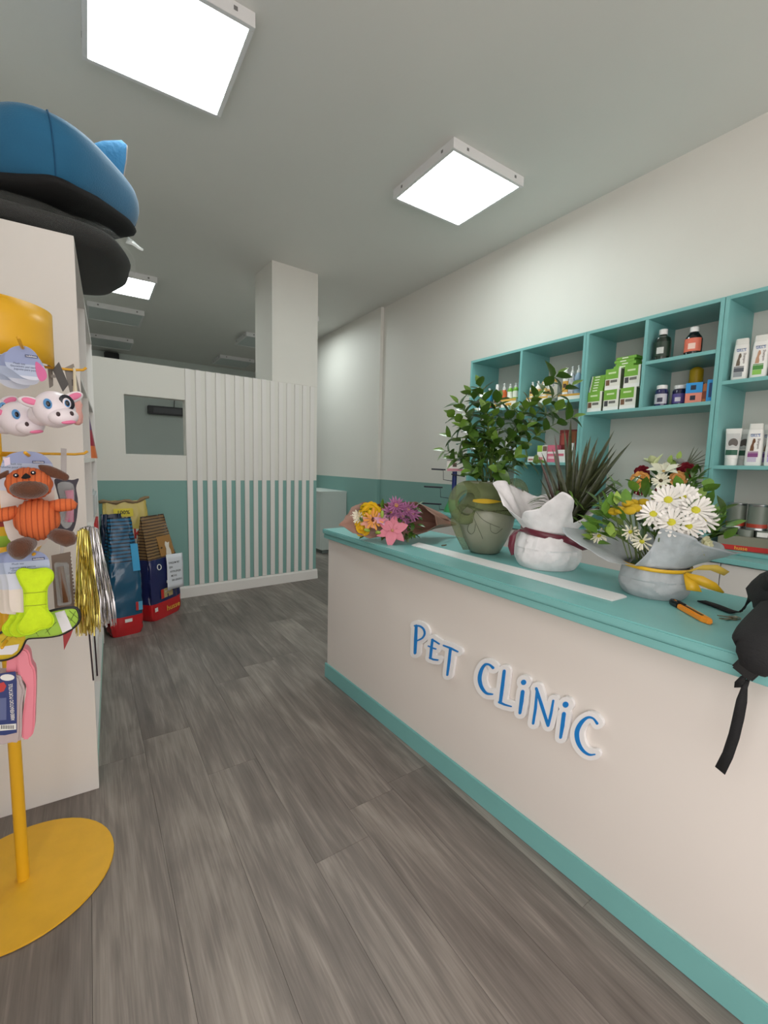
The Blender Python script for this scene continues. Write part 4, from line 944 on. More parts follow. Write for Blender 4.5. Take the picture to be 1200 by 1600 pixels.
for (px, py, dp) in [(959, 799, -.06), (969, 797, -.075), (984, 798, -.085), (981, 787, -.05), (1006, 785, -.02), (993, 794, -.07), (990, 786, -.02)]:
    p = gp(px, py, dp); put('button_flower', ymesh, ga, p, gr, Vector((0, 0, 1)) - gv * .4, .0165); MB().tube([p, Vector((p.x * .6, p.y * .6, .1))], .0016, 5).build('stem', M_stem, ga)
GL = [leaf_mesh('leaf', .055, .030, M_leaf, .2, .15), leaf_mesh('leaf', .05, .028, M_leafl, .2, .25), leaf_mesh('leaf', .065, .026, M_leafd, .25, .3, .4)]
def spread(parent, cx0, cx1, cy0, cy1, n, meshes, org, seed, conv, dps=(-.06, .06), sc=(.75, 1.1)):
    rnd = random.Random(seed)
    for k in range(n):
        px, py = rnd.uniform(cx0, cx1), rnd.uniform(cy0, cy1); p = conv(px, py, rnd.uniform(*dps)); d = (p - org).normalized()
        d = (d + Vector((rnd.uniform(-.7, .7), rnd.uniform(-.7, .7), rnd.uniform(-.5, .7)))).normalized()
        put('leaf', meshes[k % len(meshes)], parent, p, d, Vector((0, 0, 1)) + Vector((rnd.uniform(-.5, .5), rnd.uniform(-.5, .5), 0)), rnd.uniform(*sc))
og = Vector((0, 0, .09))
spread(ga, 922, 985, 785, 850, 58, [GL[0], GL[1], GL[0]], og, 1, gp, (-.09, .04)); spread(ga, 960, 1040, 760, 790, 16, [GL[0], GL[2]], og, 2, gp, (.0, .06)); spread(ga, 1090, 1135, 800, 845, 26, [GL[0], GL[2], GL[0]], og, 3, gp, (-.04, .06))
spread(ga, 1000, 1090, 800, 850, 26, [GL[2], GL[2], GL[0]], og, 4, gp, (-.035, .03)); spread(ga, 1060, 1110, 755, 790, 8, [GL[1], GL[0]], og, 5, gp, (.02, .06))
for k in range(14):
    a = 2 * PI * k / 14; e = Vector((math.cos(a) * .11, math.sin(a) * .11, .19 + .03 * math.sin(k * 2.3))); MB().tube([(0, 0, .06), e * .6 + Vector((0, 0, .04)), e], .0018, 5).build('stem', M_stem, ga)
rose(ga, gp(1103, 853, -.06), gr * .8 - gv * .4 + Vector((0, 0, .1)), .026, (226, 226, 190))
MB().ball((0, 0, .078), (.066, .066, .024), 18, 8).build('foam_base', mat('floral_foam', (52, 74, 44), .95), ga, smooth='all')

# --- arrangement with roses, lilies and a gerbera on the worktop behind
BC = Vector((2.550, 1.15, .8027)); bv, br = view_axes(BC)
ba = thing('flower_arrangement', 'red and peach roses with white lilies and a gerbera before the teal shelves', 'flower arrangement', BC)
def bp_(px, py, dp=0.0): return fp(px, py, BC, dp) - BC
pouch(ba, .088, .14, M_wpaper, 12, rt=.85)
collar(ba, .14, .082, [(0, .045, .12), (60, .06, .12), (120, .08, .11), (170, .19, .12), (200, .17, .10), (240, .06, .10), (300, .06, .10)], M_wpaper, bv, br, 21)
bd = -bv + Vector((0, 0, .45))
for px, py, dp, R, c in [(1003, 738, 0, .038, (122, 20, 36)), (1072, 735, 0, .042, (122, 20, 36)), (1000, 765, -.03, .036, (122, 20, 36)), (1037, 767, -.03, .040, (122, 20, 36)), (1000, 750, -.04, .046, (232, 180, 104)), (1060, 748, -.04, .040, (226, 176, 110)), (1028, 778, -.04, .03, (236, 170, 100))]:
    rose(ba, bp_(px, py, dp), bd + rv(.2), R, c)
daisy(ba, bp_(1032.5, 751, -.06), -bv + Vector((0, 0, .3)), .044, (240, 238, 216), (70, 60, 36), 18)
lily(ba, bp_(1037, 737, .0), -bv * .5 + Vector((0, 0, 1)), .085, (226, 226, 206)); lily(ba, bp_(1023, 727, .05), Vector((0, 0, 1)) - br * .3, .075, (206, 216, 166), tilt=1.0); lily(ba, bp_(1062, 726, .05), Vector((0, 0, 1)) + br * .2, .06, (206, 206, 206), tilt=.8)
bpr = lambda px, py, dp: bp_(px, py, dp)
bo = Vector((0, 0, .18))
spread(ba, 1072, 1096, 735, 785, 34, [GL[2], GL[0], GL[2]], bo, 6, bpr, (-.09, -.01), (.8, 1.1)); spread(ba, 990, 1090, 745, 790, 40, [GL[2], GL[2], GL[0]], bo, 7, bpr, (.02, .1), (.8, 1.3))
for px, py in ((1045, 712), (1050, 718), (1059, 706), (1040, 726)): 
    p = bp_(px, py + 12, .06); put('leaf', GL[1], ba, p, Vector((0, 0, 1)) + br * .2, -bv, .95); MB().tube([p, p * .5 + bo * .5], .002, 5).build('stem', M_stem, ba)
for k in range(6):
    p = bp_(1072, 728, .05); put('blade', BL[0], ba, p, Vector((0, 0, .2 + .18 * k)) + br * (1 - .14 * k), -bv, .11)
gy = MB().ball((0, 0, 0), 1, 6, 4).mesh('breath_flower', mat('white_breath', (236, 236, 230), .8), smooth='all')
for k in range(40):
    px, py = random.choice([(1085, 755), (1015, 770), (1070, 765), (995, 770)]); put('breath_flower', gy, ba, bp_(px + random.gauss(0, 8), py + random.gauss(0, 6), -.05), br, (0, 0, 1), .004)
MB().ball((0, 0, .16), (.11, .11, .07), 18, 8).build('foam_base', MATS['floral_foam'], ba, smooth='all')

# --- bouquet lying in brown kraft paper
QP = onz(614, 845, ZT + .006); qv, qr = view_axes(QP)
def qp(px, py, dp=0.0): return onpl(px, py, QP + qv * dp, qv)
QO = Vector((QP.x, QP.y, ZT + .0007)); bq = thing('bouquet', 'bouquet of mixed flowers lying in brown kraft paper on counter end', 'bouquet', QO)
M_kraft = mat('kraft_paper', (150, 112, 97), .6, noise=(6, .08), bump=(26, .4))
rim = [(529, 822, -.05), (538, 812, -.03), (541, 803, 0), (549, 794, .05), (564, 787, .08), (580, 784, .09), (600, 788, .10), (622, 786, .10), (648, 786, .08), (664, 794, .05), (679, 808, .03), (682, 818, .0), (667, 831, -.02), (645, 838, -.01), (628, 842, 0), (612, 844, 0), (590, 841, -.01), (573, 838, -.03), (551, 832, -.04)]
rimp = [qp(a, b, c) for a, b, c in rim]; nr = len(rimp); ctr = sum(rimp, Vector()) / nr; tip = qp(709, 819, .22); thr = qp(668, 815, .16)
for p in rimp: p.z = max(p.z, ZT + .004)
tip.z = max(tip.z, ZT + .014); thr.z = max(thr.z, ZT + .05)
def qf(u, v):
    x = u * nr; i = int(x) % nr; k = x - int(x); P0 = rimp[i].lerp(rimp[(i + 1) % nr], k); wob = (.006 * math.sin(u * 40) + .004 * math.sin(u * 83 + 1)) * (1 - v)
    if v < .6: t = v / .6; p = P0.lerp(thr + (P0 - ctr) * .38, t)
    else: t = (v - .6) / .4; p = (thr + (P0 - ctr) * .38).lerp(tip + (P0 - ctr) * .07, t)
    p = p + Vector((0, 0, wob)); p.z = max(p.z, ZT + .0035); return p - QO
solid(MB().grid(qf, 57, 14, cu=True).build('kraft_wrap', M_kraft, bq, smooth=60), .0008, 1)
# second sheet standing behind the blooms
bk_ = [(549, 794, .05), (556, 789, .1), (580, 785, .12), (600, 790, .12), (620, 786, .12), (650, 784, .12), (672, 797, .10), (680, 808, .09)]
def qs(u, v):
    x = u * (len(bk_) - 1); i = min(int(x), len(bk_) - 2); k = x - i; a = qp(*bk_[i]).lerp(qp(*bk_[i + 1]), k); b = thr + (a - ctr) * .5; p = a.lerp(b, v); p.z = max(p.z, ZT + .004); return p - QO
solid(MB().grid(qs, 28, 4).build('inner_sheet', M_kraft, bq, smooth=60), .0008)
qn = -qv + Vector((0, 0, .35))
def Q(px, py, dp=-.0): p = qp(px, py, dp); p.z = max(p.z, ZT + .032); return p - QO
rose(bq, Q(578, 801, .0), qn, .050, (240, 202, 40)); rose(bq, Q(566, 825, -.02), qn, .039, (236, 196, 44))
daisy(bq, Q(584, 812, -.03), qn + qr * .4, .054, (232, 160, 74), (90, 40, 24), 9, 2); daisy(bq, Q(559, 809, .0), qn - qr * .3, .038, (238, 232, 214), (220, 214, 190), 14, 3)
lily(bq, Q(576, 817, -.03), qn, .04, (222, 160, 138)); lily(bq, Q(596, 815, -.02), qn + Vector((0, 0, .5)), .042, (214, 160, 186), tilt=.9)
for px, py in ((619, 790), (612, 800), (630, 806), (637, 797), (624, 797), (632, 816), (644, 802)): mum(bq, Q(px, py, .0), qn + rv(.2), .046, (182, 118, 162))
for px, py, c_ in ((604, 803, (226, 190, 200)), (590, 800, (236, 214, 120)), (644, 806, (150, 84, 140)), (570, 812, (238, 232, 214))): mum(bq, Q(px, py, .03), qn + rv(.2), .034, c_)
lily(bq, Q(613, 829, -.045), qn + Vector((0, 0, .1)), .076, (222, 132, 150), (206, 150, 110), tilt=.25)
def qc(px, py, dp): return Q(px, py, dp)
spread(bq, 632, 652, 808, 834, 22, [GL[2], GL[2]], Q(620, 815, .1), 8, qc, (-.02, .03), (.5, .8)); spread(bq, 556, 650, 792, 834, 70, [GL[2], GL[0], GL[2]], Q(610, 815, .2), 9, qc, (.0, .05), (.6, .95))
budm = MB().ball((0, .5, 0), (.28, .6, .28), 8, 6).mesh('bud', mat('green_bud', (150, 176, 70), .5), smooth='all')
for px, py, d in ((578, 829, (-1, 0, .2)), (587, 832, (.2, -1, .1)), (597, 809, (0, 0, 1))): put('bud', budm, bq, Q(px, py, -.04), Vector(d), (0, 0, 1), .03)

# --- flat things on the counter
st = MB(); q_ = [(1.186, 1.545), (1.258, 1.585), (1.256, .640), (1.246, .625), (1.172, .625)]
st.prism(q_, lambda u, v, k: (u, v, ZT + .0006 + (.0035 if k == 0 else 0))); tag(st.build('paper_strip', mat('white_paper', (236, 236, 236), .5)), 'long white paper strip lying along the counter edge', 'paper')
dl = leaf_mesh('dry_leaf', .05, .018, mat('dry_leaf', (104, 88, 60), .7), .05, .0); lo = link('dry_leaf', dl, None, onz(690, 853, ZT + .0012), (0, 0, -1.2)); tag(lo, 'small dry brown leaf on the counter beside the vase', 'leaf'); solid(lo, .0006, 1)
c0, c1 = onz(1049, 943, ZT), onz(1109, 977, ZT); ax = (c1 - c0); Lc = ax.length
bc = thing('box_cutter', 'orange box cutter with black end cap lying on the counter', 'box cutter', (*((c0 + c1) / 2).to_tuple()[:2], ZT + .0006), math.atan2(ax.y, ax.x))
M_or = mat('orange_plastic', (240, 150, 40), .35)
hw = .0105
MB().prism([(-Lc / 2 + .045, -hw), (Lc / 2 - .022, -hw), (Lc / 2 - .004, -hw * .3), (Lc / 2, hw * .5), (Lc / 2 - .010, hw), (-Lc / 2 + .045, hw)], lambda u, v, k: (u, v, .013 if k == 0 else 0)).build('handle', M_or, bc, bevel=.0025)
MB().prism([(-Lc / 2, -hw * .6), (-Lc / 2 + .01, -hw), (-Lc / 2 + .0448, -hw), (-Lc / 2 + .0448, hw), (-Lc / 2 + .01, hw), (-Lc / 2, hw * .6)], lambda u, v, k: (u, v, .0135 if k == 0 else 0)).build('end_cap', M_black, bc, bevel=.0025)
MB().box(-Lc / 2 + .05, Lc / 2 - .03, -.0028, .0028, .0128, .0140).build('slot', M_black, bc)
MB().box(-Lc / 2 + .03, -Lc / 2 + .062, -.0035, .0035, .0135, .0175).build('slider', M_black, bc, bevel=.001)
MB().box(-Lc / 2 + .012, -Lc / 2 + .044, -.0012, .0012, .0130, .0142).build('orange_line', M_or, bc)
# black backpack at the near end of the counter, straps trailing
KO = Vector((1.33, .17, ZT + .0007)); kp = thing('backpack', 'black fabric backpack with trailing straps at the counter end', 'backpack', KO)
kv, kr = view_axes(Vector((1.2, .3, 0)))
def K(px, py, dist): return CAM + ray(px, py).normalized() * dist - KO      # used only with distances read off the counter
MB().ball((.0, .0, .158), (.165, .15, .142), 28, 16, fn=lambda d: 1 + .05 * math.sin(d.x * 5 + 1) * math.cos(d.y * 4) + .03 * math.sin(d.z * 9)).build('body', M_blackcloth, kp, smooth='all')
MB().ball((-.075, .08, .088), (.085, .105, .072), 22, 12, rot=Euler((.1, .2, .4)), fn=lambda d: 1 + .07 * math.sin(d.x * 6) * math.cos(d.z * 5)).build('pocket', M_blackcloth, kp, smooth='all')
MB().tube([(-.02, .16, .20), (.0, .14, .25), (.02, .05, .29), (.02, -.05, .28)], [.022, .028, .028, .022], 10, flat=.5).build('shoulder_strap', M_blackcloth, kp, smooth='all')
S_ = [onz(1096, 939, ZT + .004), onz(1118, 946, ZT + .004), onz(1146, 956, ZT + .006), onz(1160, 952, ZT + .012), onz(1172, 932, ZT + .05), onz(1186, 922, ZT + .10), onz(1200, 905, ZT + .14)]
sdir = S_[2] - S_[0]; sw_ = Vector((-sdir.y, sdir.x, 0)).normalized(); SP = cat([p - KO for p in S_], 4)
SW = [(sw_.lerp(Vector((.3, .5, .8)), min(1, max(0, (i / len(SP) - .35) / .4)))).normalized() for i in range(len(SP))]
MB().ribbon(SP, .026, SW, .003).build('webbing_strap', M_blackcloth, kp, smooth='all')
FXp = 1.052
H_ = [onx(1188, 1010, FXp - .012), onx(1184, 1032, FXp - .02), onx(1176, 1046, FXp - .02)]
MB().tube(cat([(-.13, .10, .075), *[p - KO for p in (onz(1192, 998, ZT + .04), *H_)]], 5), cat1([.05, .046, .036, .033, .022], 5), 14, flat=.6).build('padded_strap', M_blackcloth, kp, smooth='all')
bk2 = onx(1166, 1046, FXp - .02) - KO
bo_ = MB().box(-.007, .007, -.019, .019, -.013, .013).build('buckle', M_black, kp, bevel=.003, loc=bk2, rot=(.5, 0, 0))
T_ = [(1165, 1054), (1156, 1064), (1153, 1074), (1160, 1070), (1166, 1062), (1163, 1075), (1159, 1095), (1154, 1120), (1147, 1150), (1137, 1180), (1125, 1204)]
P_ = [onx(a, b, FXp - .022 + .0015 * i) - KO for i, (a, b) in enumerate(T_)]
MB().ribbon(P_, [.020, .018, .012, .018, .014, .012, .017, .018, .018, .018, .019], [(0, -.7, .6), (0, -.8, .5), (.3, -.8, .3), (0, -.7, .6), (.4, -.6, .4), (.8, -.5, .1), (.5, -.8, -.1), (.3, -.9, -.15), (.1, -.9, -.2), (0, -.9, -.25), (0, -.9, -.35)], .002).build('hanging_strap', M_blackcloth, kp, smooth='all')
ky = thing('key_bunch', 'small bunch of keys lying beside the black backpack', 'keys', (*onz(1146, 968, ZT).to_tuple()[:2], ZT + .0006)); M_key = mat('brass_nickel', (150, 140, 118), .3, metal=1)
for i, a in enumerate((2.5, 2.9, 2.2)):
    k_ = MB().prism([(.008 * math.cos(b), .008 * math.sin(b)) for b in np.linspace(.5, 5.78, 10)] + [(.032, -.002), (.034, 0), (.03, .003)], lambda u, v, k: (u, v, .0018 if k == 0 else 0)).build('key', M_key, ky, loc=(0, 0, .0021 * i), rot=(0, 0, a))
MB().tube([(.012 * math.cos(b) + .008, .012 * math.sin(b), .003) for b in np.linspace(0, 2 * PI, 15)], .0012, 6, cap=False).build('ring', M_key, ky)

# --- wire spinner stand on the worktop end
sp = thing('spinner_stand', 'small spinner stand with blue post, green cone foot and wire arms', 'display stand', (2.705, 2.93, .8027)); sv, sr_ = view_axes(Vector(sp.location))
MB().lathe([(.088, 0), (.088, .008), (.045, .105), (.03, .11)], 22).build('foot', mat('green_plastic', (60, 150, 90), .4), sp, smooth=40)
MB().lathe([(.021, .108), (.021, .36)], 16).build('post', mat('blue_post', (34, 46, 110), .4), sp, smooth=40)
hdr = MB(); 
def sax(a, d, z): p = sr_ * a - sv * d; return (p.x, p.y, z)
def sbox(a0, a1, d0, d1, z0, z1): return MB().add([sax(a0, d0, z0), sax(a1, d0, z0), sax(a1, d1, z0), sax(a0, d1, z0), sax(a0, d0, z1), sax(a1, d0, z1), sax(a1, d1, z1), sax(a0, d1, z1)], [(0,3,2,1),(4,5,6,7),(0,1,5,4),(1,2,6,5),(2,3,7,6),(3,0,4,7)])
h0 = sbox(-.07, .07, -.03, .03, .361, .455).build('header_box', mat('pale_header', (222, 214, 206), .5), sp)
sbox(-.068, .068, .0302, .031, .363, .385).build('pink_print', mat('print_rosy', (196, 130, 140)), h0); sbox(-.02, .015, .0302, .031, .40, .435).build('picture', mat('pet_picture', (84, 62, 50)), h0)
sbox(-.072, .085, -.035, .035, .4555, .461).build('header_rim', mat('navy_rim', (36, 34, 66)), sp)
M_wire = mat('dark_wire', (30, 30, 44), .4, metal=.3)
for a0, a1, zt, zb in ((-.20, -.10, .372, .275), (-.26, -.12, .215, .12), (-.27, -.125, .065, .01)):
    MB().tube([sax(a0, .03, zt), sax(a1, .03, zt - .004), sax(a1 + .004, .03, zb + .01), sax(-.02, .02, zb)], .0035, 6).build('wire_arm', M_wire, sp)
    MB().ribbon([sax(a0 - .005, .03, zt + .004), sax(a1 + .02, .03, zt + .001)], .012, (0, 0, 1), .02).build('arm_tray', M_wire, sp)
MB().ribbon([sax(-.03, .025, .335), sax(.09, .02, .318)], .010, (0, 0, 1), .016).build('arm_tray', M_wire, sp)
# ------------------------------------------------------------------ pet beds on the white shelving
random.seed(5)
def bed_axes(dx, dy): d = Vector((dx, dy, 0)).normalized(); return d, Vector((-d.y, d.x, 0))
SHELF_T = LH
bb_ = thing('pet_bed', 'black pet bed in clear plastic lying under the blue one', 'pet bed', (-.13, 2.19, SHELF_T + .0012))
def sup(c, p): return math.copysign(abs(c) ** (2 / p), c)
MB().grid(lambda u, v: (.30 * sup(math.cos(2 * PI * u), 2.8) * max(.02, math.cos((v - .5) * PI)) ** .45 * (1 + .012 * math.sin(u * 60)), .35 * sup(math.sin(2 * PI * u), 2.8) * max(.02, math.cos((v - .5) * PI)) ** .45, .052 + .050 * math.sin((v - .5) * PI) + .004 * math.sin(u * 31) * math.cos((v - .5) * PI)), 64, 12, cu=True).build('cushion', M_blackcloth, bb_, smooth='all')
M_film = mat('clear_film', (225, 230, 228), .2, alpha=.05, bump=(30, .8))
film = MB().grid(lambda u, v: (.318 * sup(math.cos(2 * PI * u), 2.8) * max(.05, math.cos((v - .5) * PI * .96)) ** .4 * (1 + .02 * math.sin(u * 47)), .366 * sup(math.sin(2 * PI * u), 2.8) * max(.05, math.cos((v - .5) * PI * .96)) ** .4 * (1 + .02 * math.sin(u * 37)), max(.0006, .054 + .058 * math.sin((v - .5) * PI) + .006 * math.sin(u * 53 + v * 9))), 72, 12, cu=True).build('plastic_bag', M_film, bb_, smooth=35)
tl = [ony(198, 375, 2.0), ony(208, 380, 1.99), ony(218, 388, 1.98), ony(224, 391, 1.975)]
MB().ribbon([p - Vector(bb_.location) for p in tl], [.05, .03, .022, .014], [(.2, .6, .7)] * 4, .002).build('bag_tail', mat('clear_film_white', (225, 230, 228), .3, alpha=.6), bb_, smooth='all')
BD1, BD2 = bed_axes(.23, .33)
blue = thing('pet_bed', 'bright blue pet bed with raised sides and black base, topmost of the pair', 'pet bed', (-.135, 2.13, SHELF_T + .135), math.atan2(BD1.y, BD1.x))
blue.rotation_euler = (math.radians(-1), math.radians(-7), math.atan2(BD1.y, BD1.x))
M_blue_f = mat('blue_fabric', (26, 100, 140), .8, noise=(8, .08), bump=(220, .25), sheen=.3); M_pip = mat('grey_piping', (150, 140, 134), .7)
BA, BB = .215, .27
def hgt(c, s_): return .122 + .060 * (1 - c) / 2 + .012 * abs(s_) + .006 * math.sin(s_ * 7)
def wall(u, v):
    th = 2 * PI * u; c, s_ = sup(math.cos(th), 4), sup(math.sin(th), 4); a = 2 * PI * v; h = hgt(c, s_)
    n = Vector((math.cos(th), math.sin(th), 0)); bul = .042 * (1 + .10 * math.sin(u * 60) * .3); off = math.cos(a) * bul; zz = .035 + h * .5 + math.sin(a) * h * .5
    flare = .03 * (zz / .2); return Vector((c * BA, s_ * BB, zz)) + n * (off + flare)
MB().grid(wall, 72, 16, cu=True, cv=True).build('side_wall', M_blue_f, blue, smooth='all')
MB().tube([wall(i / 72, .25 + .04) + Vector((0, 0, .002)) for i in range(73)], .004, 6, cap=False).build('piping', M_pip, blue, smooth='all')
for uu in (.625, .875, .375, .125): MB().tube([wall(uu, k / 20) * 1.004 + Vector((0, 0, .0)) for k in range(-5, 6)], .0022, 5).build('seam', mat('seam_blue', (20, 80, 120), .8), blue)
MB().grid(lambda u, v: (sup(math.cos(2 * PI * u), 4) * (BA + .035) * max(.02, math.cos((v - .5) * PI)) ** .3, sup(math.sin(2 * PI * u), 4) * (BB + .035) * max(.02, math.cos((v - .5) * PI)) ** .3, .036 + .030 * math.sin((v - .5) * PI) + .004 * math.sin(u * 43)), 64, 8, cu=True).build('base', M_blackcloth, blue, smooth='all')
MB().grid(lambda u, v: ((u - .5) * .36, (v - .5) * .46, .10 + .025 * math.sin(PI * u) * math.sin(PI * v)), 12, 12).build('seat_cushion', M_blue_f, blue, smooth='all')
cp = [(128, 232), (160, 222), (190, 221), (198, 228), (197, 250), (190, 290), (172, 325), (150, 325), (138, 260)]
CY = 2.36; cu0 = ony(170, 248, CY)
cq = thing('cushion', 'blue quilted cushion with pale piping sticking up from the blue bed', 'cushion', cu0)
def cmap(u, v, d): p = ony(u, v, CY) - cu0; return Vector((p.x, p.y + d * 1.0, p.z))
cpp = []
for i in range(len(cp)):
    a, b = cp[i], cp[(i + 1) % len(cp)]
    for k in range(3): cpp.append((a[0] + (b[0] - a[0]) * k / 3, a[1] + (b[1] - a[1]) * k / 3))
MB().puff(cpp, cmap, .045, 6).build('filling', mat('blue_quilt', (26, 104, 150), .8, bump=(45, .9)), cq, smooth='all')
MB().tube([cmap(u, v, 0) for u, v in cpp + cpp[:1]], .004, 6, cap=False).build('piping', M_pip, cq, smooth='all')

# ------------------------------------------------------------------ goods on the white shelving
lm_ = Matrix.Translation(ls.location) @ Matrix.Rotation(RL, 4, 'Z')
def LS(x, y, z): return lm_ @ Vector((x, y, z))
t = thing('pet_carrier', 'grey plastic pet carrier with slotted side on the white shelving', 'pet carrier', LS(-.17, 1.14, .8907), RL)
MB().box(-.19, .168, -.20, .20, 0, .13).build('shell', mat('grey_plastic', (178, 182, 182), .45), t, bevel=.012)
for k in range(7): MB().box(.1665, .1725, -.17 + .05 * k, -.145 + .05 * k, .02, .11).build('slot_rib', mat('grey_plastic_light', (196, 200, 200), .45), t, bevel=.001)
MB().tube([(.12, -.1, .128), (.12, -.1, .16), (.12, .1, .16), (.12, .1, .128)], .008, 8).build('handle', mat('grey_plastic', (178, 182, 182)), t, smooth='all')
t = thing('carton', 'red carton on the white shelving under the grey carrier', 'box', LS(-.17, 1.14, .6207), RL)
MB().box(-.18, .172, -.17, .17, 0, .235).build('body', mat('red_card', (196, 36, 40), .45), t, bevel=.001); MB().box(.172, .1726, -.12, .1, .06, .17).build('print', mat('print_pale', (230, 210, 200)), t)
t = thing('treat_pouch', 'purple and orange treat pouch standing on the white shelving', 'pouch', LS(-.08, 1.30, 1.2007), RL)
MB().grid(lambda u, v: ((.035 * (1 - v) + .002) * math.cos(2 * PI * u) + .055, .06 * sup(math.sin(2 * PI * u), 4), .26 * v), 20, 8, cu=True).build('pouch', bands('pouch_print', [(0, (206, 110, 60)), (.07, (150, 40, 60)), (.16, (90, 50, 110))], .3), t, smooth=60)
MB().box(.052, .058, -.058, .058, .255, .272).build('seal', mat('pouch_seal', (90, 50, 110), .35), t)

# ------------------------------------------------------------------ yellow product stand
PX, PY = -.197, 1.50
sd = thing('product_stand', 'yellow metal product stand with round base, pole, curved header and hooks', 'display stand', (PX, PY, 0))
MB().lathe([(.0, .0), (.215, 0), (.220, .003), (.219, .008), (.0, .010)], 48, cap=False).build('base', mat('yellow_base', (226, 172, 40), .45, noise=(20, .04)), sd, smooth=40)
MB().lathe([(.0145, .008), (.0145, 1.62)], 18).build('pole', M_yellow, sd, smooth=40)
hd = MB().grid(lambda u, v: (.132 * math.cos(-PI * .5 + (u - .5) * PI * 1.0), .132 * math.sin(-PI * .5 + (u - .5) * PI * 1.0) + .0, 1.435 + .135 * v), 28, 3).build('header', M_yellow, sd, smooth='all'); solid(hd, .002)
for zz in (1.45, 1.55): MB().tube([(-.132, 0, zz), (0, 0, zz), (.132, 0, zz)], .004, 6).build('header_bracket', M_yellow, sd)
def hook(pts, name='hook'): MB().tube([Vector(p) - Vector((PX, PY, 0)) for p in pts], .0034, 8).build(name, mat('yellow_wire', (226, 168, 40), .4), sd, smooth='all')
HR1, HR2, HR3 = ony(135, 577, 1.5), ony(137, 707, 1.5), ony(134, 834, 1.5)
for h_ in (HR1, HR2, HR3): hook([(PX, PY, h_.z - .008), (h_.x - .03, PY, h_.z - .006), (h_.x - .008, PY, h_.z - .003), (h_.x, PY, h_.z + .004)])
def T(px, py, Y): return ony(px, py, Y)
HF1, HF2, HF3, HF4 = T(36, 545, 1.28), T(43, 712, 1.24), T(54, 868, 1.22), T(8, 1006, 1.24)
for h_ in (HF1, HF2, HF3, HF4): hook([(PX, PY, h_.z + .0), (h_.x, PY - .05, h_.z), (h_.x, 1.27, h_.z), (h_.x, 1.20, h_.z + .006)])

def outline(pts, sub=4):     # closed smooth outline (Catmull-Rom)
    n = len(pts); out = []
    for i in range(n):
        p0, p1, p2, p3 = pts[i - 1], pts[i], pts[(i + 1) % n], pts[(i + 2) % n]
        for k in range(sub):
            t = k / sub; out.append(tuple(.5 * ((2 * p1[j]) + (-p0[j] + p2[j]) * t + (2 * p0[j] - 5 * p1[j] + 4 * p2[j] - p3[j]) * t * t + (-p0[j] + 3 * p1[j] - 3 * p2[j] + p3[j]) * t ** 3) for j in (0, 1)))
    return out
def card(parent, pts, Y, m, th=.0012, name='header_card', org=None):
    o_ = Vector(parent.location); return MB().prism(outline(pts), lambda u, v, k: T(u, v, Y) - o_ + Vector((0, th * k, 0))).build(name, m, parent)
M_card = bands('header_card_print', [(-.9, (222, 214, 208))], .4)
def card_mat(name, zt): return bands(name, [(-9, (226, 214, 206)), (zt - .085, (206, 210, 226)), (zt - .05, (172, 184, 210)), (zt - .025, (140, 152, 192))], .4)
def lines(parent, pts, Y, size, words, m):
    o_ = Vector(parent.location)
    for (px, py), w_ in zip(pts, words):
        p = T(px, py, Y) - o_; text(w_, size, m, parent, lambda u, v, p=p: (p.x + u, p.y, p.z + v))
M_inkb = mat('grey_blue_ink', (96, 104, 130), .6); M_tagb = mat('tag_navy', (60, 70, 110), .5)
def brand(parent, px, py, Y, w=.022):
    o_ = Vector(parent.location); p = T(px, py, Y) - o_
    MB().box(p.x - w / 2, p.x + w / 2, p.y - .0006, p.y, p.z - .0028, p.z + .0028).build('brand_plate', M_tagb, parent)
    text('nobleza', .0055, mat('tag_white', (236, 236, 240)), parent, lambda u, v: (p.x + u, p.y - .0009, p.z + v), width=w * .85)
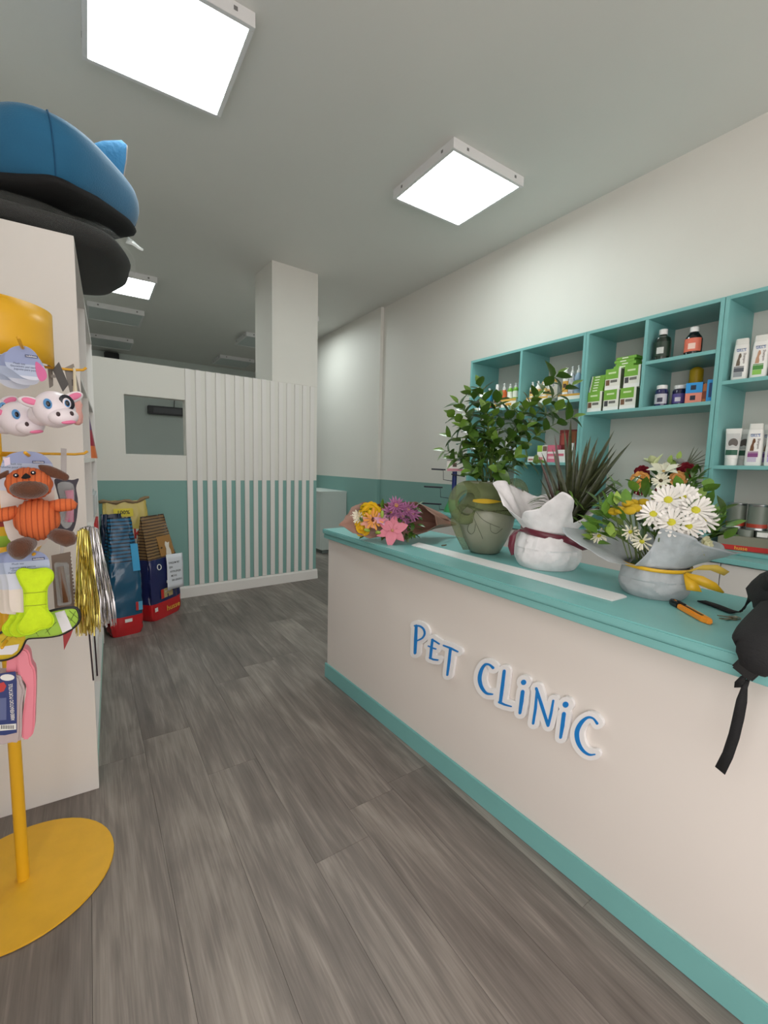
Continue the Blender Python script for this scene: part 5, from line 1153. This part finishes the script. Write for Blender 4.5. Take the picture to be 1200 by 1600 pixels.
# --- squeaky cows
M_cow = mat('white_vinyl', (232, 222, 228), .35); M_pink = mat('pink_vinyl', (228, 120, 160), .45); M_eyew = mat('eye_blue', (90, 150, 206), .3); M_eyeb = mat('eye_black', (20, 22, 36), .2)
def cow(label, px, py, Y, R, yaw, patch, cpts):
    c = T(px, py, Y); t = thing('cow_toy', label, 'toy', c, 0, 'squeaky cow toys on the yellow stand')
    Rm = Matrix.Rotation(yaw, 3, 'Z') @ Matrix.Rotation(-.15, 3, 'Y')
    def L(x, y, z): return Rm @ Vector((x, y, z)) * R
    rot = Rm
    def ell(name, c_, r, m, par=t, **k): return MB().ball(L(*c_), tuple(R * q for q in r), k.get('nu', 18), k.get('nv', 10), rot=rot @ k.get('rr', Matrix.Identity(3))).build(name, m, par, smooth='all')
    hd_ = MB().ball((0, 0, 0), (R, R * .92, R * .95), 26, 16, rot=rot, fn=lambda d: 1 + .03 * math.cos(3 * d.x)).build('head', M_cow, t, smooth='all')
    ell('snout', (.18, -.70, -.42), (.70, .50, .48), M_cow); ell('body', (-.35, 1.05, -.2), (.7, .7, .6), M_cow)
    for sx, zz in ((-1, .42), (1, .62)):
        rr = Matrix.Rotation(sx * -.35, 3, 'Y'); e = ell('ear', (sx * .98, -.05, zz), (.52, .22, .28), M_cow, rr=rr); ell('ear_inner', (sx * 1.0, -.24, zz + .03), (.36, .06, .17), M_pink, e, rr=rr)
    for sx in (-1, 1):
        if sx > 0 and patch: ell('eye_patch', (.45, -.80, .30), (.34, .10, .42), M_eyeb, rr=Matrix.Rotation(-.3, 3, 'Y'))
        e = ell('eye', (sx * .42, -.87 + (0 if sx < 0 else -.02), .26), (.19, .09, .27), M_cow if (sx > 0 and patch) else M_eyew); ell('iris', (sx * .42, -.93, .25), (.14, .06, .21), M_eyew, e); ell('pupil', (sx * .42, -.965, .25), (.10, .04, .15), M_eyeb, e)
        ell('nostril', (.18 + sx * .30, -1.12, -.30), (.10, .07, .13), mat('nostril', (60, 40, 44), .5), nu=10, nv=6)
    ell('mouth', (.28, -1.06, -.74), (.34, .12, .10), M_pink)
    card(t, cpts, Y + .035, card_mat('cow_card_%d' % int(px), T(0, cpts[0][1], Y).z - c.z))
    return t
def shift(pts, dx, dy): return [(a + dx, b + dy) for a, b in pts]
CC = [(24, 541), (40, 541), (52, 548), (60, 558), (70, 575), (72, 590), (55, 594), (36, 590), (22, 580), (10, 572), (7, 558), (13, 547)]
cow('white squeaky cow toy with black eye patch hanging foremost', 85, 640, 1.235, .041, .25, True, CC)
cow('white squeaky cow toy without eye patch behind the patched one', 30, 655, 1.31, .040, .45, False, shift(CC, -12, 8))
cow('white squeaky cow toy half hidden at the far end of the row', -16, 645, 1.36, .040, .4, False, shift(CC, -26, 14))
t0 = [o for o in bpy.data.objects if o.name.startswith('cow_toy')][0]
lines(t0, [(30, 568), (36, 573), (42, 578)], 1.235 + .0345, .0055, ['Plush toy', 'Giocattolo per cani', 'Juguete para perros'], M_inkb); brand(t0, 49, 557, 1.269)
MB().prism(outline([(56, 565), (70, 577), (73, 590), (64, 596), (57, 584)]), lambda u, v, k: T(u, v, 1.2692) - Vector(t0.location) + Vector((0, .0006 * k, 0))).build('picture', mat('print_pinkmix', (206, 96, 150)), t0)
# grey packs and pink chew on the upper right hook
def flat_pack(label, pts, Y, m, th=.008, name='flat_pack', tilt=0):
    c = T(*pts[0], Y); t = thing(name, label, 'package', c, 0, 'grey card packs on the upper hook')
    MB().prism(pts, lambda u, v, k: T(u, v, Y) - c + Vector((0, th * k, 0))).build('card', m, t, bevel=.0008); return t
M_gcard = mat('grey_card', (138, 132, 126), .5); M_dcard = mat('dark_card', (74, 70, 68), .45)
a_ = flat_pack('dark narrow card pack hanging on the upper hook next to the header', [(82, 578), (92, 565), (107, 600), (98, 612)], 1.494, M_dcard); MB().box(-.004, .006, -.0006, .0002, -.02, -.012).build('print', M_gcard, a_)
b_ = flat_pack('plain grey card pack hanging on the upper hook beside the pink chew', [(100, 575), (115, 568), (127, 620), (112, 625)], 1.507, M_gcard); MB().box(.016, .026, -.0006, .0002, -.045, -.028).build('print', M_dcard, b_)
c_ = flat_pack('thin grey card pack edge hanging on the hook behind the cards', [(74, 570), (82, 570), (83, 602), (77, 606)], 1.513, M_gcard)
c0_ = T(120, 650, 1.46); t = thing('chew_toy', 'pink knobbly sausage shaped chew toy hanging on the upper hook', 'toy', c0_)
MB().tube([T(118, 617, 1.46) - c0_, T(119, 626, 1.46) - c0_, T(120, 632, 1.46) - c0_, T(120, 641, 1.46) - c0_, T(121, 650, 1.46) - c0_, T(121, 660, 1.46) - c0_, T(121, 664, 1.46) - c0_], [.006, .009, .0135, .011, .0135, .012, .005], 14).build('body', mat('pale_pink_rubber', (226, 168, 160), .45, bump=(200, .5)), t, smooth='all')
MB().tube([T(116, 575, 1.495) - c0_, T(117, 600, 1.48) - c0_, T(118, 620, 1.462) - c0_], [.003, .004, .006], 8).build('cream_tag', mat('cream_tag', (226, 216, 190), .6), t)
# --- orange corduroy dog with card
DY = 1.215; dc = T(50, 790, DY); dg_ = thing('plush_dog', 'orange corduroy plush dog with brown ears and muzzle on a card', 'toy', dc)
M_cord = bands('orange_corduroy', [(-9, (212, 106, 56))], .85, axis=0, stripes=(-9, 9, .0098, (176, 78, 40), .22), bump=(350, .4)); M_brn = mat('brown_plush', (92, 54, 34), .9, noise=(90, .12), bump=(300, .5), sheen=.4)  # darker stripes put the groove shade between cord ribs into the colour
pxm = (T(100, 790, DY) - T(0, 790, DY)).length / 100        # metres per pixel on that plane
def D(px, py, dy=0.0): p = T(px, py, DY) - dc; return Vector((p.x, p.y + dy, p.z))
def cord(k, ph=0): return lambda d: 1 + .03 * math.cos(d.x * k + ph)
MB().ball(D(46, 756), (38 * pxm, .045, 32 * pxm), 72, 24, fn=cord(30)).build('head', M_cord, dg_, smooth='all')
MB().ball(D(58, 812, .005), (37 * pxm, .045, 42 * pxm), 72, 24, fn=cord(26)).build('body', M_cord, dg_, smooth='all')
mz = MB().ball(D(48, 763, -.028), (30 * pxm, .030, 19 * pxm), 24, 14).build('muzzle', M_brn, dg_, smooth='all')
MB().prism([(40, 742), (44, 738), (50, 742), (52, 745), (44, 747), (37, 746)], lambda u, v, k: D(u, v, -.052 + .012 * k)).build('nose', mat('black_plush', (18, 16, 16), .9), dg_, bevel=.001)
for px, py in ((29, 742), (55, 738)):
    e = MB().ball(D(px, py, -.0415), (.0048, .004, .0045), 12, 8).build('eye', M_eyeb, dg_, smooth='all'); MB().ball(D(px, py - .5, -.0450), (.0016, .0010, .0016), 8, 5).build('eye_glint', M_wplastic, e)
MB().puff(outline([(60, 727), (75, 727), (92, 733), (106, 741), (108, 747), (103, 751), (90, 748), (75, 744), (66, 738)]), lambda u, v, d: D(u, v, -.005 + d), .008, 4).build('ear', M_brn, dg_, smooth='all')
MB().puff(outline([(14, 735), (6, 737), (-8, 745), (-12, 750), (-6, 752), (5, 747), (13, 744)]), lambda u, v, d: D(u, v, -.005 + d), .008, 4).build('ear', M_brn, dg_, smooth='all')
MB().tube([D(76, 792), D(95, 789, -.006), D(112, 788, -.01), D(120, 790, -.01)], [.012, .0145, .0135, .006], 18).build('arm', M_cord, dg_, smooth='all')
MB().tube([D(28, 798), D(10, 803, -.006), D(-8, 806, -.01), D(-14, 807, -.01)], [.012, .0145, .0135, .006], 18).build('arm', M_cord, dg_, smooth='all')
MB().tube([D(80, 832, -.01), D(95, 836, -.02), D(110, 840, -.028), D(119, 842, -.030)], [.012, .017, .018, .008], 16).build('foot', M_brn, dg_, smooth='all')
MB().tube([D(48, 846, -.01), D(38, 851, -.03), D(30, 855, -.045), D(24, 856, -.05)], [.014, .020, .021, .010], 16).build('foot', M_brn, dg_, smooth='all')
DC = [(20, 708), (42, 705), (64, 709), (78, 720), (84, 736), (84, 800), (70, 850), (20, 850), (2, 800), (0, 745), (2, 726), (8, 715)]
card(dg_, DC, DY + .048, card_mat('dog_card', T(0, 705, DY + .048).z - dc.z)); brand(dg_, 60, 722, DY + .0475); lines(dg_, [(24, 725), (22, 730)], DY + .0475, .006, ['Plush toy', 'Peluche pour chiens'], M_inkb)
MB().prism([(0, 716), (10, 714), (11, 726), (2, 729)], lambda u, v, k: D(u, v, .0472 + .0006 * k)).build('price_sticker', mat('pale_sticker', (226, 210, 226), .5), dg_)
# --- clear packs on the lower right hooks
M_clear = mat('clear_blister', (210, 214, 216), .12, alpha=.28, coat=.3); M_plum = mat('dark_plum_card', (52, 44, 60), .4)
def zmap(c, Y): return lambda u, v, k, th=.012: T(u, v, Y) - c + Vector((0, th * k, 0))
c = T(110, 780, 1.47); t = thing('brush_pack', 'pink pet brush in a dark edged blister pack behind the plush dog', 'package', c)
MB().prism(outline([(86, 748), (112, 750), (123, 748), (119, 762), (122, 785), (119, 815), (112, 832), (98, 838), (88, 820), (92, 785), (88, 765)]), lambda u, v, k: T(u, v, 1.47) - c + Vector((0, .002 * k, 0))).build('card', M_plum, t)
MB().prism(outline([(90, 756), (114, 757), (116, 790), (113, 818), (102, 826), (93, 812), (95, 785)]), lambda u, v, k: T(u, v, 1.452) - c + Vector((0, .0175 * k, 0))).build('blister', M_clear, t, smooth=40)
MB().tube([T(108, 766, 1.462) - c, T(110, 780, 1.462) - c, T(110, 795, 1.462) - c, T(108, 815, 1.462) - c], [.010, .008, .0075, .011], 12).build('brush', mat('candy_pink_plastic', (226, 110, 156), .4), t, smooth='all')
MB().prism([(95, 700), (104, 701), (104, 752), (95, 752)], lambda u, v, k: T(u, v, 1.490 - .018 * (v - 700) / 52) - c + Vector((0, .001 * k, 0))).build('hang_strip', mat('clear_strip', (196, 190, 192), .2, alpha=.6), t)
c = T(100, 910, 1.47); t = thing('comb_pack', 'clear blister pack with brown handled comb beside the neon bones', 'package', c)
MB().prism([(80, 868), (110, 862), (120, 950), (86, 958)], lambda u, v, k: T(u, v, 1.475) - c + Vector((0, .0015 * k, 0))).build('card', mat('brown_grey_card', (126, 108, 96), .45), t)
MB().prism([(84, 880), (107, 880), (112, 945), (90, 948)], lambda u, v, k: T(u, v, 1.458) - c + Vector((0, .0165 * k, 0))).build('blister', M_clear, t, bevel=.003)
MB().tube([T(94, 885, 1.466) - c, T(97, 905, 1.466) - c, T(103, 940, 1.466) - c], [.008, .0085, .010], 10).build('comb', mat('wood_brown', (120, 82, 56), .5), t, smooth='all')
for k in range(14): MB().box(-.0012, .0012, -.003, .0, -.002, .002).build('tooth', M_wplastic, t, loc=T(111 + k * .45, 868 + k * 5.6, 1.474) - c)
MB().prism([(96, 800 + 26), (100, 826), (99, 870), (93, 870)], lambda u, v, k: T(u, v, 1.490 - .014 * (v - 826) / 44) - c + Vector((0, .001 * k, 0))).build('hang_strip', mat('clear_strip', (196, 190, 192)), t)
MB().prism([(98, 985), (120, 968), (110, 995), (100, 1016)], lambda u, v, k: T(u, v, 1.478) - c + Vector((0, .001 * k, 0))).build('red_corner', mat('red_tip', (176, 60, 64), .4), t)
MB().prism([(86, 957), (119, 950), (116, 972), (98, 986), (80, 996)], lambda u, v, k: T(u, v, 1.4765) - c + Vector((0, .0008 * k, 0))).build('clear_flap', mat('clear_strip', (196, 190, 192)), t)
# --- neon bones with cards
M_neon = mat('neon_felt', (206, 236, 30), .85, noise=(80, .05), bump=(400, .4)); M_neon2 = mat('neon_edge', (186, 222, 20), .7)
BN = [(a / 6, 850 + b / 6) for a, b in [(165, 300), (160, 265), (185, 238), (225, 231), (290, 241), (350, 237), (430, 229), (480, 250), (498, 290), (490, 340), (455, 382), (437, 430), (438, 560), (450, 630), (490, 672), (503, 720), (480, 770), (430, 790), (370, 800), (320, 830), (260, 848), (200, 840), (166, 800), (172, 755), (214, 705), (233, 650), (232, 560), (226, 430), (200, 380)]]
BCD = [(20, 862), (36, 859), (58, 861), (72, 868), (78, 880), (76, 895), (73, 920), (70, 952), (30, 957), (16, 950), (13, 910), (7, 890), (6, 875), (11, 866)]
labs = ['neon yellow felt bone toy hanging in front with two stitched lines', 'neon yellow felt bone toy showing its lower end behind the front one', 'neon yellow felt bone toy rearmost of the three']
for i in range(3):
    Y = 1.205 + .022 * i; sh = (0, -12, -23)[i]; sy = (0, 3, 2)[i]; c = T(55 + sh, 905 + sy, Y); t = thing('bone_toy', labs[i], 'toy', c, 0, 'neon bone toys')
    P = outline([(a + sh, b + sy) for a, b in BN], 2)
    MB().puff(P, lambda u, v, d: T(u, v, Y) - c + Vector((0, d, 0)), .009, 5, c=(55 + sh, 935 + sy)).build('felt_bone', M_neon, t, smooth='all')
    MB().tube([T(u, v, Y) - c for u, v in P + P[:1]], .0022, 6, cap=False).build('stitched_edge', M_neon2, t, smooth='all')
    if i == 0:
        for yy in (926, 946): MB().tube([T(37, yy + 1, Y - .0085) - c, T(55, yy, Y - .0098) - c, T(73, yy - 2, Y - .0085) - c], .0008, 5).build('stitch_line', mat('olive_thread', (150, 170, 40), .7), t)
    cm = card_mat('bone_card_%d' % i, T(0, 862, Y + .01).z - c.z); card(t, shift(BCD, sh * .8, sy), Y + .0105, cm)
    if i == 0: brand(t, 60, 873, Y + .0100); lines(t, [(28, 881), (36, 886), (38, 890), (34, 894)], Y + .0100, .0055, ['Plush toy', 'Juguete para perros', 'Giocattolo per cani', 'Peluche pour chiens'], M_inkb)
# --- slipper shaped toy
SL = [(a / 6, 850 + b / 6) for a, b in [(-120, 1095), (0, 1086), (70, 1076), (150, 1040), (200, 980), (240, 895), (300, 876), (420, 870), (560, 850), (660, 800), (730, 740), (746, 680), (730, 620), (690, 596), (560, 612), (440, 640), (300, 690), (150, 760), (0, 840), (-120, 900)]]
Y = 1.262; c = T(40, 990, Y); t = thing('slipper_toy', 'green and yellow netted slipper shaped toy with black piping and white stripes', 'toy', c)
Ps = outline(SL, 2)
MB().puff(Ps, lambda u, v, d: T(u, v, Y) - c + Vector((0, d, 0)), .010, 5, c=(42, 988)).build('padding', bands('slipper_cloth', [(-9, (206, 176, 40)), (.0, (166, 206, 76))], .7, axis=0, bump=(200, .4)), t, smooth='all')
MB().tube([T(u, v, Y) - c for u, v in Ps + Ps[:1]], .004, 6, cap=False).build('piping', M_black, t, smooth='all')
for q in ([(86, 956), (101, 952), (113, 980), (98, 987)], [(-20, 1010), (0, 1009), (31, 1004), (28, 1014), (20, 1020), (0, 1021), (-20, 1021)]):
    MB().prism(q, lambda u, v, k: T(u, v, Y) - c + Vector((0, -.0098 + .002 * k, 0))).build('stripe', mat('white_stripe', (226, 224, 230), .6), t)
for (a, b, e, f) in [(108, 954, 124, 968), (104, 962, 120, 976), (50, 978, 60, 994), (66, 972, 78, 992), (14, 1000, 36, 978), (2, 1004, 30, 976), (110, 970, 118, 955), (46, 990, 80, 974), (10, 985, 30, 1000), (70, 990, 88, 972)]:
    MB().tube([T(a, b, Y - .0088) - c, T((a + e) / 2, (b + f) / 2, Y - .0104) - c, T(e, f, Y - .0088) - c], .0006, 4).build('net_line', mat('net_line', (90, 110, 40), .7), t)
# --- portable waterer
Y = 1.285; c = T(30, 1085, Y); t = thing('portable_waterer', 'pink portable pet waterer bottle with blue label in Italian', 'water bottle', c)
PK = [(a / 3.81, 1000 + b / 3.81) for a, b in [(100, 62), (135, 42), (165, 50), (182, 80), (190, 130), (215, 190), (212, 400), (200, 545), (135, 580), (140, 420), (160, 280), (140, 230), (108, 190)]]
MB().prism(outline(PK, 3), lambda u, v, k: T(u, v, Y) - c + Vector((0, -.012 + .036 * k, 0))).build('trough', mat('pink_plastic', (236, 140, 156), .4), t, bevel=.004, smooth=40)
MB().prism(outline([(-24, 1052), (0, 1050), (30, 1050), (36, 1062), (40, 1075), (36, 1095), (34, 1150), (20, 1155), (-24, 1152)], 3), lambda u, v, k: T(u, v, Y) - c + Vector((0, -.018 + .045 * k, 0))).build('bottle', mat('frosted_bottle', (206, 190, 192), .3, alpha=.75), t, bevel=.006, smooth=40)
MB().prism([(12, 1012), (28, 1012), (28, 1050), (10, 1050)], lambda u, v, k: T(u, v, Y) - c + Vector((0, -.006 + .02 * k, 0))).build('neck', mat('pink_plastic', (236, 140, 156)), t, bevel=.002)
MB().prism(outline([(-24, 1052), (10, 1046), (26, 1044), (28, 1060), (28, 1138), (10, 1142), (-24, 1142)], 1), lambda u, v, k: T(u, v, Y) - c + Vector((0, -.0195 + .0014 * k, 0))).build('label', mat('label_navy', (44, 58, 116), .45), t)
def lab(q, m, n, off=-.0203): MB().prism(q, lambda u, v, k: T(u, v, Y) - c + Vector((0, off + .0006 * k, 0))).build(n, m, t)
lab([(13.5 + 11 * math.cos(a), 1053 + 5 * math.sin(a)) for a in np.linspace(0, 2 * PI, 18)[:-1]], M_wplastic, 'badge'); lab([(2, 1126), (27, 1124), (27, 1133), (2, 1135)], M_wplastic, 'barcode_panel')
for k in range(8): lab([(4 + 2.6 * k, 1126.5), (5.2 + 2.6 * k, 1126.4), (5.2 + 2.6 * k, 1132), (4 + 2.6 * k, 1132.1)], M_ink, 'barcode_bar', -.0207)
lab([(1, 1062), (8, 1060), (12, 1066), (8, 1074), (2, 1076)], mat('print_red2', (196, 60, 60)), 'picture'); lab([(0, 1085), (12, 1084), (12, 1118), (0, 1119)], mat('label_text_block', (96, 106, 150)), 'small_print')
tp_ = T(20.5, 1091, Y) - c
text('ABBEVERATOIO PORTATILE', .0095, M_wplastic, t, lambda u, v: (tp_.x - v * 1.0, tp_.y - .0206, tp_.z + u), width=.088)
# --- tinsel wands on the lowest right hook
def wand(label, top, bot, wtop, wbot, Y, m, n, seed):
    rnd = random.Random(seed); c = T(*top, Y); t = thing('tinsel_wand', label, 'toy', c, 0, 'tinsel teaser wands'); b = MB()
    for k in range(n):
        a = max(-.62, min(.62, rnd.gauss(0, .33))); d0 = rnd.uniform(-.012, .012); e = rnd.uniform(-.06, .05); P = []
        for i in range(9):
            s_ = i / 8; px = top[0] + (bot[0] - top[0]) * s_ + a * (wtop + (wbot - wtop) * min(1, s_ * 1.3)) + rnd.uniform(-1, 1) * s_; py = top[1] + (bot[1] - top[1]) * s_ * (1 + e) - (6 * (1 - abs(a)) if i == 0 else 0)
            P.append(T(px, py, Y) - c + Vector((0, d0 * (1 + s_) + rnd.uniform(-.002, .002), 0)))
        aw = rnd.uniform(0, PI); b.ribbon(P, .0028, [(math.cos(aw + i * .7), math.sin(aw + i * .7), .1) for i in range(9)], .0003)
    o_ = b.build('tinsel', m, t); o_['kind'] = 'stuff'
    return t
g_ = wand('gold tinsel teaser wand hanging from the lowest hook', (130, 832), (138, 984), 14, 30, 1.475, mat('gold_foil', (214, 198, 112), .22, metal=1), 150, 3); s_ = wand('silver tinsel teaser wand hanging beside the gold one', (139, 828), (153, 972), 22, 46, 1.50, mat('silver_foil', (206, 204, 206), .2, metal=1), 240, 4)
for w_, q, Y in ((g_, [(131, 832), (139, 985), (146, 1063)], 1.49), (s_, [(136, 830), (147, 985), (152, 1056)], 1.51)):
    MB().tube([T(*p, Y) - Vector(w_.location) for p in q], .0022, 8).build('stick', mat('dark_stick', (40, 26, 34), .35), w_)
# yellow-green ball toy behind the dog's arm
c = T(2, 835, 1.33); t = thing('ball_toy', 'green and yellow plush ball toy partly behind the orange dog', 'toy', c); MB().ball((0, 0, 0), .030, 20, 14).build('ball', bands('ball_cloth', [(-1, (150, 186, 60)), (.0, (214, 170, 40)), (.02, (150, 50, 40))], .85), t, smooth='all')
MB().tube([(0, 0, .028), (HF2.x - c.x, 1.33 - c.y, HF2.z - c.z + .004)], .0015, 6).build('cord', mat('dark_stick', (40, 26, 34)), t)

# ------------------------------------------------------------------ food sacks on the floor by the partition
def sack(label, loc, rz, w, d, h, m, seed, lean=(0, 0), name='pet_food_bag', top=.75, cat='pet food bag'):
    t = thing(name, label, cat, loc, rz); rnd = random.Random(seed); N_ = 48; Mz = 22
    J = [[rnd.uniform(-1, 1) for _ in range(N_)] for _ in range(Mz + 1)]
    def f(u, v):
        th = 2 * PI * u; p = 5 if v < .6 else 5 - 2.4 * (v - .6) / .4
        c, s_ = sup(math.cos(th), p), sup(math.sin(th), p); j = int(round(v * Mz)); i = int(round(u * N_)) % N_
        bulge = 1 + .05 * math.sin(PI * min(1, v * 1.3)) - (.10 if v < .02 else 0)
        dd = d / 2 * bulge * (1 if v < .5 else max(.04, 1 - ((v - .5) / .5) ** 1.25 * .97)); ww = w / 2 * bulge * (1 - (1 - top) * max(0, (v - .45) / .55) ** 1.2)
        g = 1 - .18 * math.exp(-(abs(math.cos(th)) - 1) ** 2 * 60) * min(1, v * 1.5)           # side gusset
        k = .006 * J[j][i] * (0 if j == 0 else 1)
        return Vector((c * ww * g + k + lean[0] * v * h, s_ * dd + k + lean[1] * v * h, v * h + (.004 * J[j][(i + 9) % N_] if j == Mz else 0)))
    b = MB().grid(f, N_, Mz, cu=True); b.f.append(tuple(range(N_ - 1, -1, -1))); b.build('bag', m, t, smooth=50)
    t['_f'] = 0; del t['_f']
    return t, (lambda x, z, off=.002: Vector((x + lean[0] * z, -d / 2 * (1 + .05 * math.sin(PI * min(1, z / h * 1.3))) * (1 if z / h < .5 else max(.04, 1 - ((z / h - .5) / .5) ** 1.25 * .97)) - off + lean[1] * z, z)))
RED = (196, 34, 40)
mb1 = bands('blue_bag_film', [(0, RED), (.135, (26, 84, 116)), (.50, (28, 100, 140))], .22, stripes=(.50, 2, .024, (18, 36, 58), .42), coat=.5, bump=(14, .9))
s1, f1 = sack('tall blue pet food bag with dark stripes and red foot', (.168, 3.475, .0006), math.radians(12), .205, .19, .80, mb1, 1, lean=(.0, .03), top=.82)
def patch(t, f, x0, x1, z0, z1, m, name, off=.004, n=4):
    return solid(MB().grid(lambda u, v: f(x0 + (x1 - x0) * u, z0 + (z1 - z0) * v, off), 2, n).build(name, m, t), .0006)
patch(s1, f1, -.02, .025, .095, .118, M_wplastic, 'barcode'); patch(s1, f1, .05, .092, .165, .225, mat('print_sky', (90, 170, 206)), 'logo_panel'); patch(s1, f1, .05, .066, .165, .225, mat('print_red', (190, 44, 40)), 'logo_red', .0055); patch(s1, f1, .045, .09, .44, .62, mat('print_skyblue', (52, 156, 206), .3), 'light_blue_panel')
mb2 = bands('brown_bag_film', [(0, RED), (.13, (34, 40, 88)), (.46, (136, 104, 66))], .25, stripes=(.46, 2, .022, (70, 52, 40), .4), coat=.5, bump=(14, .9))
s2, f2 = sack('brown striped pet food bag with navy body, red foot and paper notice', (.43, 3.735, .0006), math.radians(45), .34, .15, .78, mb2, 2, lean=(-.02, .05), top=.86)
M_goldp = mat('print_gold', (226, 176, 60))
text('husse', .058, M_goldp, s2, lambda u, v: f2(.045 + u, .065 + v, .0065), width=.15); patch(s2, f2, -.155, -.125, .075, .105, M_wplastic, 'barcode')
lp = patch(s2, f2, -.08, .05, .155, .225, mat('print_goldpanel', (176, 156, 106)), 'logo_panel'); patch(s2, f2, -.08, -.05, .155, .225, mat('print_red', (190, 44, 40)), 'logo_red', .0055); text('OPTIMAL', .02, M_wplastic, s2, lambda u, v: f2(.0 + u, .20 + v, .0062), width=.075)
patch(s2, f2, -.03, .12, .47, .62, mat('print_tan', (160, 116, 62)), 'tan_panel')
MB().prism(outline([(.03, .45), (.075, .45), (.085, .50), (.075, .53), (.09, .565), (.07, .56), (.05, .575), (.035, .55), (.04, .52), (.03, .49)], 2), lambda u, v, k: f2(u, v, .0075 - .001 * k)).build('dog_picture', mat('print_whitedog', (226, 216, 204)), s2)
for x, z, r in ((-.075, .40, .020), (.005, .27, .012)):
    MB().tube([f2(x + r * math.cos(a), z + r * math.sin(a), .005) for a in np.linspace(0, 2 * PI, 17)], .003, 5, cap=False).build('ring_print', M_wplastic, s2)
# paper notice taped on the bag
nt_ = thing('paper_notice', 'white paper notice with printed Albanian price text on the brown bag', 'notice', s2.location, s2.rotation_euler.z)
def nf(u, v, off=.0): p = f2(.085 + u, .335 + v, .016 + .010 * ((v + .12) / .24 - .5) ** 2 + off); return p
def nrot(u, v): a = -.10; return (u * math.cos(a) - v * math.sin(a), u * math.sin(a) + v * math.cos(a))
solid(MB().grid(lambda u, v: nf(*nrot((u - .5) * .19, (v - .5) * .27)), 8, 8).build('sheet', mat('notice_paper', (226, 228, 236), .6), nt_, smooth='all'), .0005)
for k, w_ in enumerate(['UNIQUM PET', 'QEN', 'ANTIALERGJIK', 'ME KG', '500 LEKE/KG']):
    x0 = (-.015, -.055, .0, -.02, .015)[k]; wid = (.125, .04, .13, .065, .12)[k]
    text(w_, .021, M_ink, nt_, lambda u, v, k=k, x0=x0: nf(*nrot(x0 + u, .068 - .034 * k + v), .0015), width=wid)
mb3 = bands('yellow_bag_film', [(0, (206, 176, 70)), (.30, (236, 230, 220)), (.45, (150, 130, 50)), (.52, (226, 222, 214)), (.66, (206, 184, 96))], .4, coat=.2, bump=(12, .8))
s3, f3 = sack('yellow pet food sack with folded top leaning on the teal wall', (.235, 3.93, .0006), math.radians(4), .36, .12, .88, mb3, 3, lean=(-.01, .02), top=.95)
text('KR', .11, mat('print_red', (190, 44, 40)), s3, lambda u, v: f3(.11 + u, .62 + v, .005)); patch(s3, f3, -.08, .05, .76, .82, mat('print_brightyellow', (226, 206, 50)), 'yellow_tag'); text('100%', .04, M_ink, s3, lambda u, v: f3(-.015 + u, .79 + v, .006))
MB().tube([f3(-.17 + .34 * k / 12, .872, .0) + Vector((0, .0, .008 * math.sin(k * 1.3) + (.010 * max(0, k - 9)))) for k in range(13)], [.012 + .004 * math.sin(k * 2) for k in range(13)], 8).build('rolled_top', mat('kraft_edge', (140, 116, 84), .7), s3, smooth='all')
mb4 = bands('navy_bag_film', [(0, RED), (.13, (30, 44, 74))], .2, coat=.5, bump=(14, .9))
s4, f4 = sack('dark navy glossy pet food bag half hidden beside the blue one', (.14, 3.72, .0006), math.radians(8), .18, .16, .80, mb4, 4, lean=(-.015, .03), top=.8)
patch(s4, f4, -.05, -.02, .55, .60, M_wplastic, 'logo_dot')
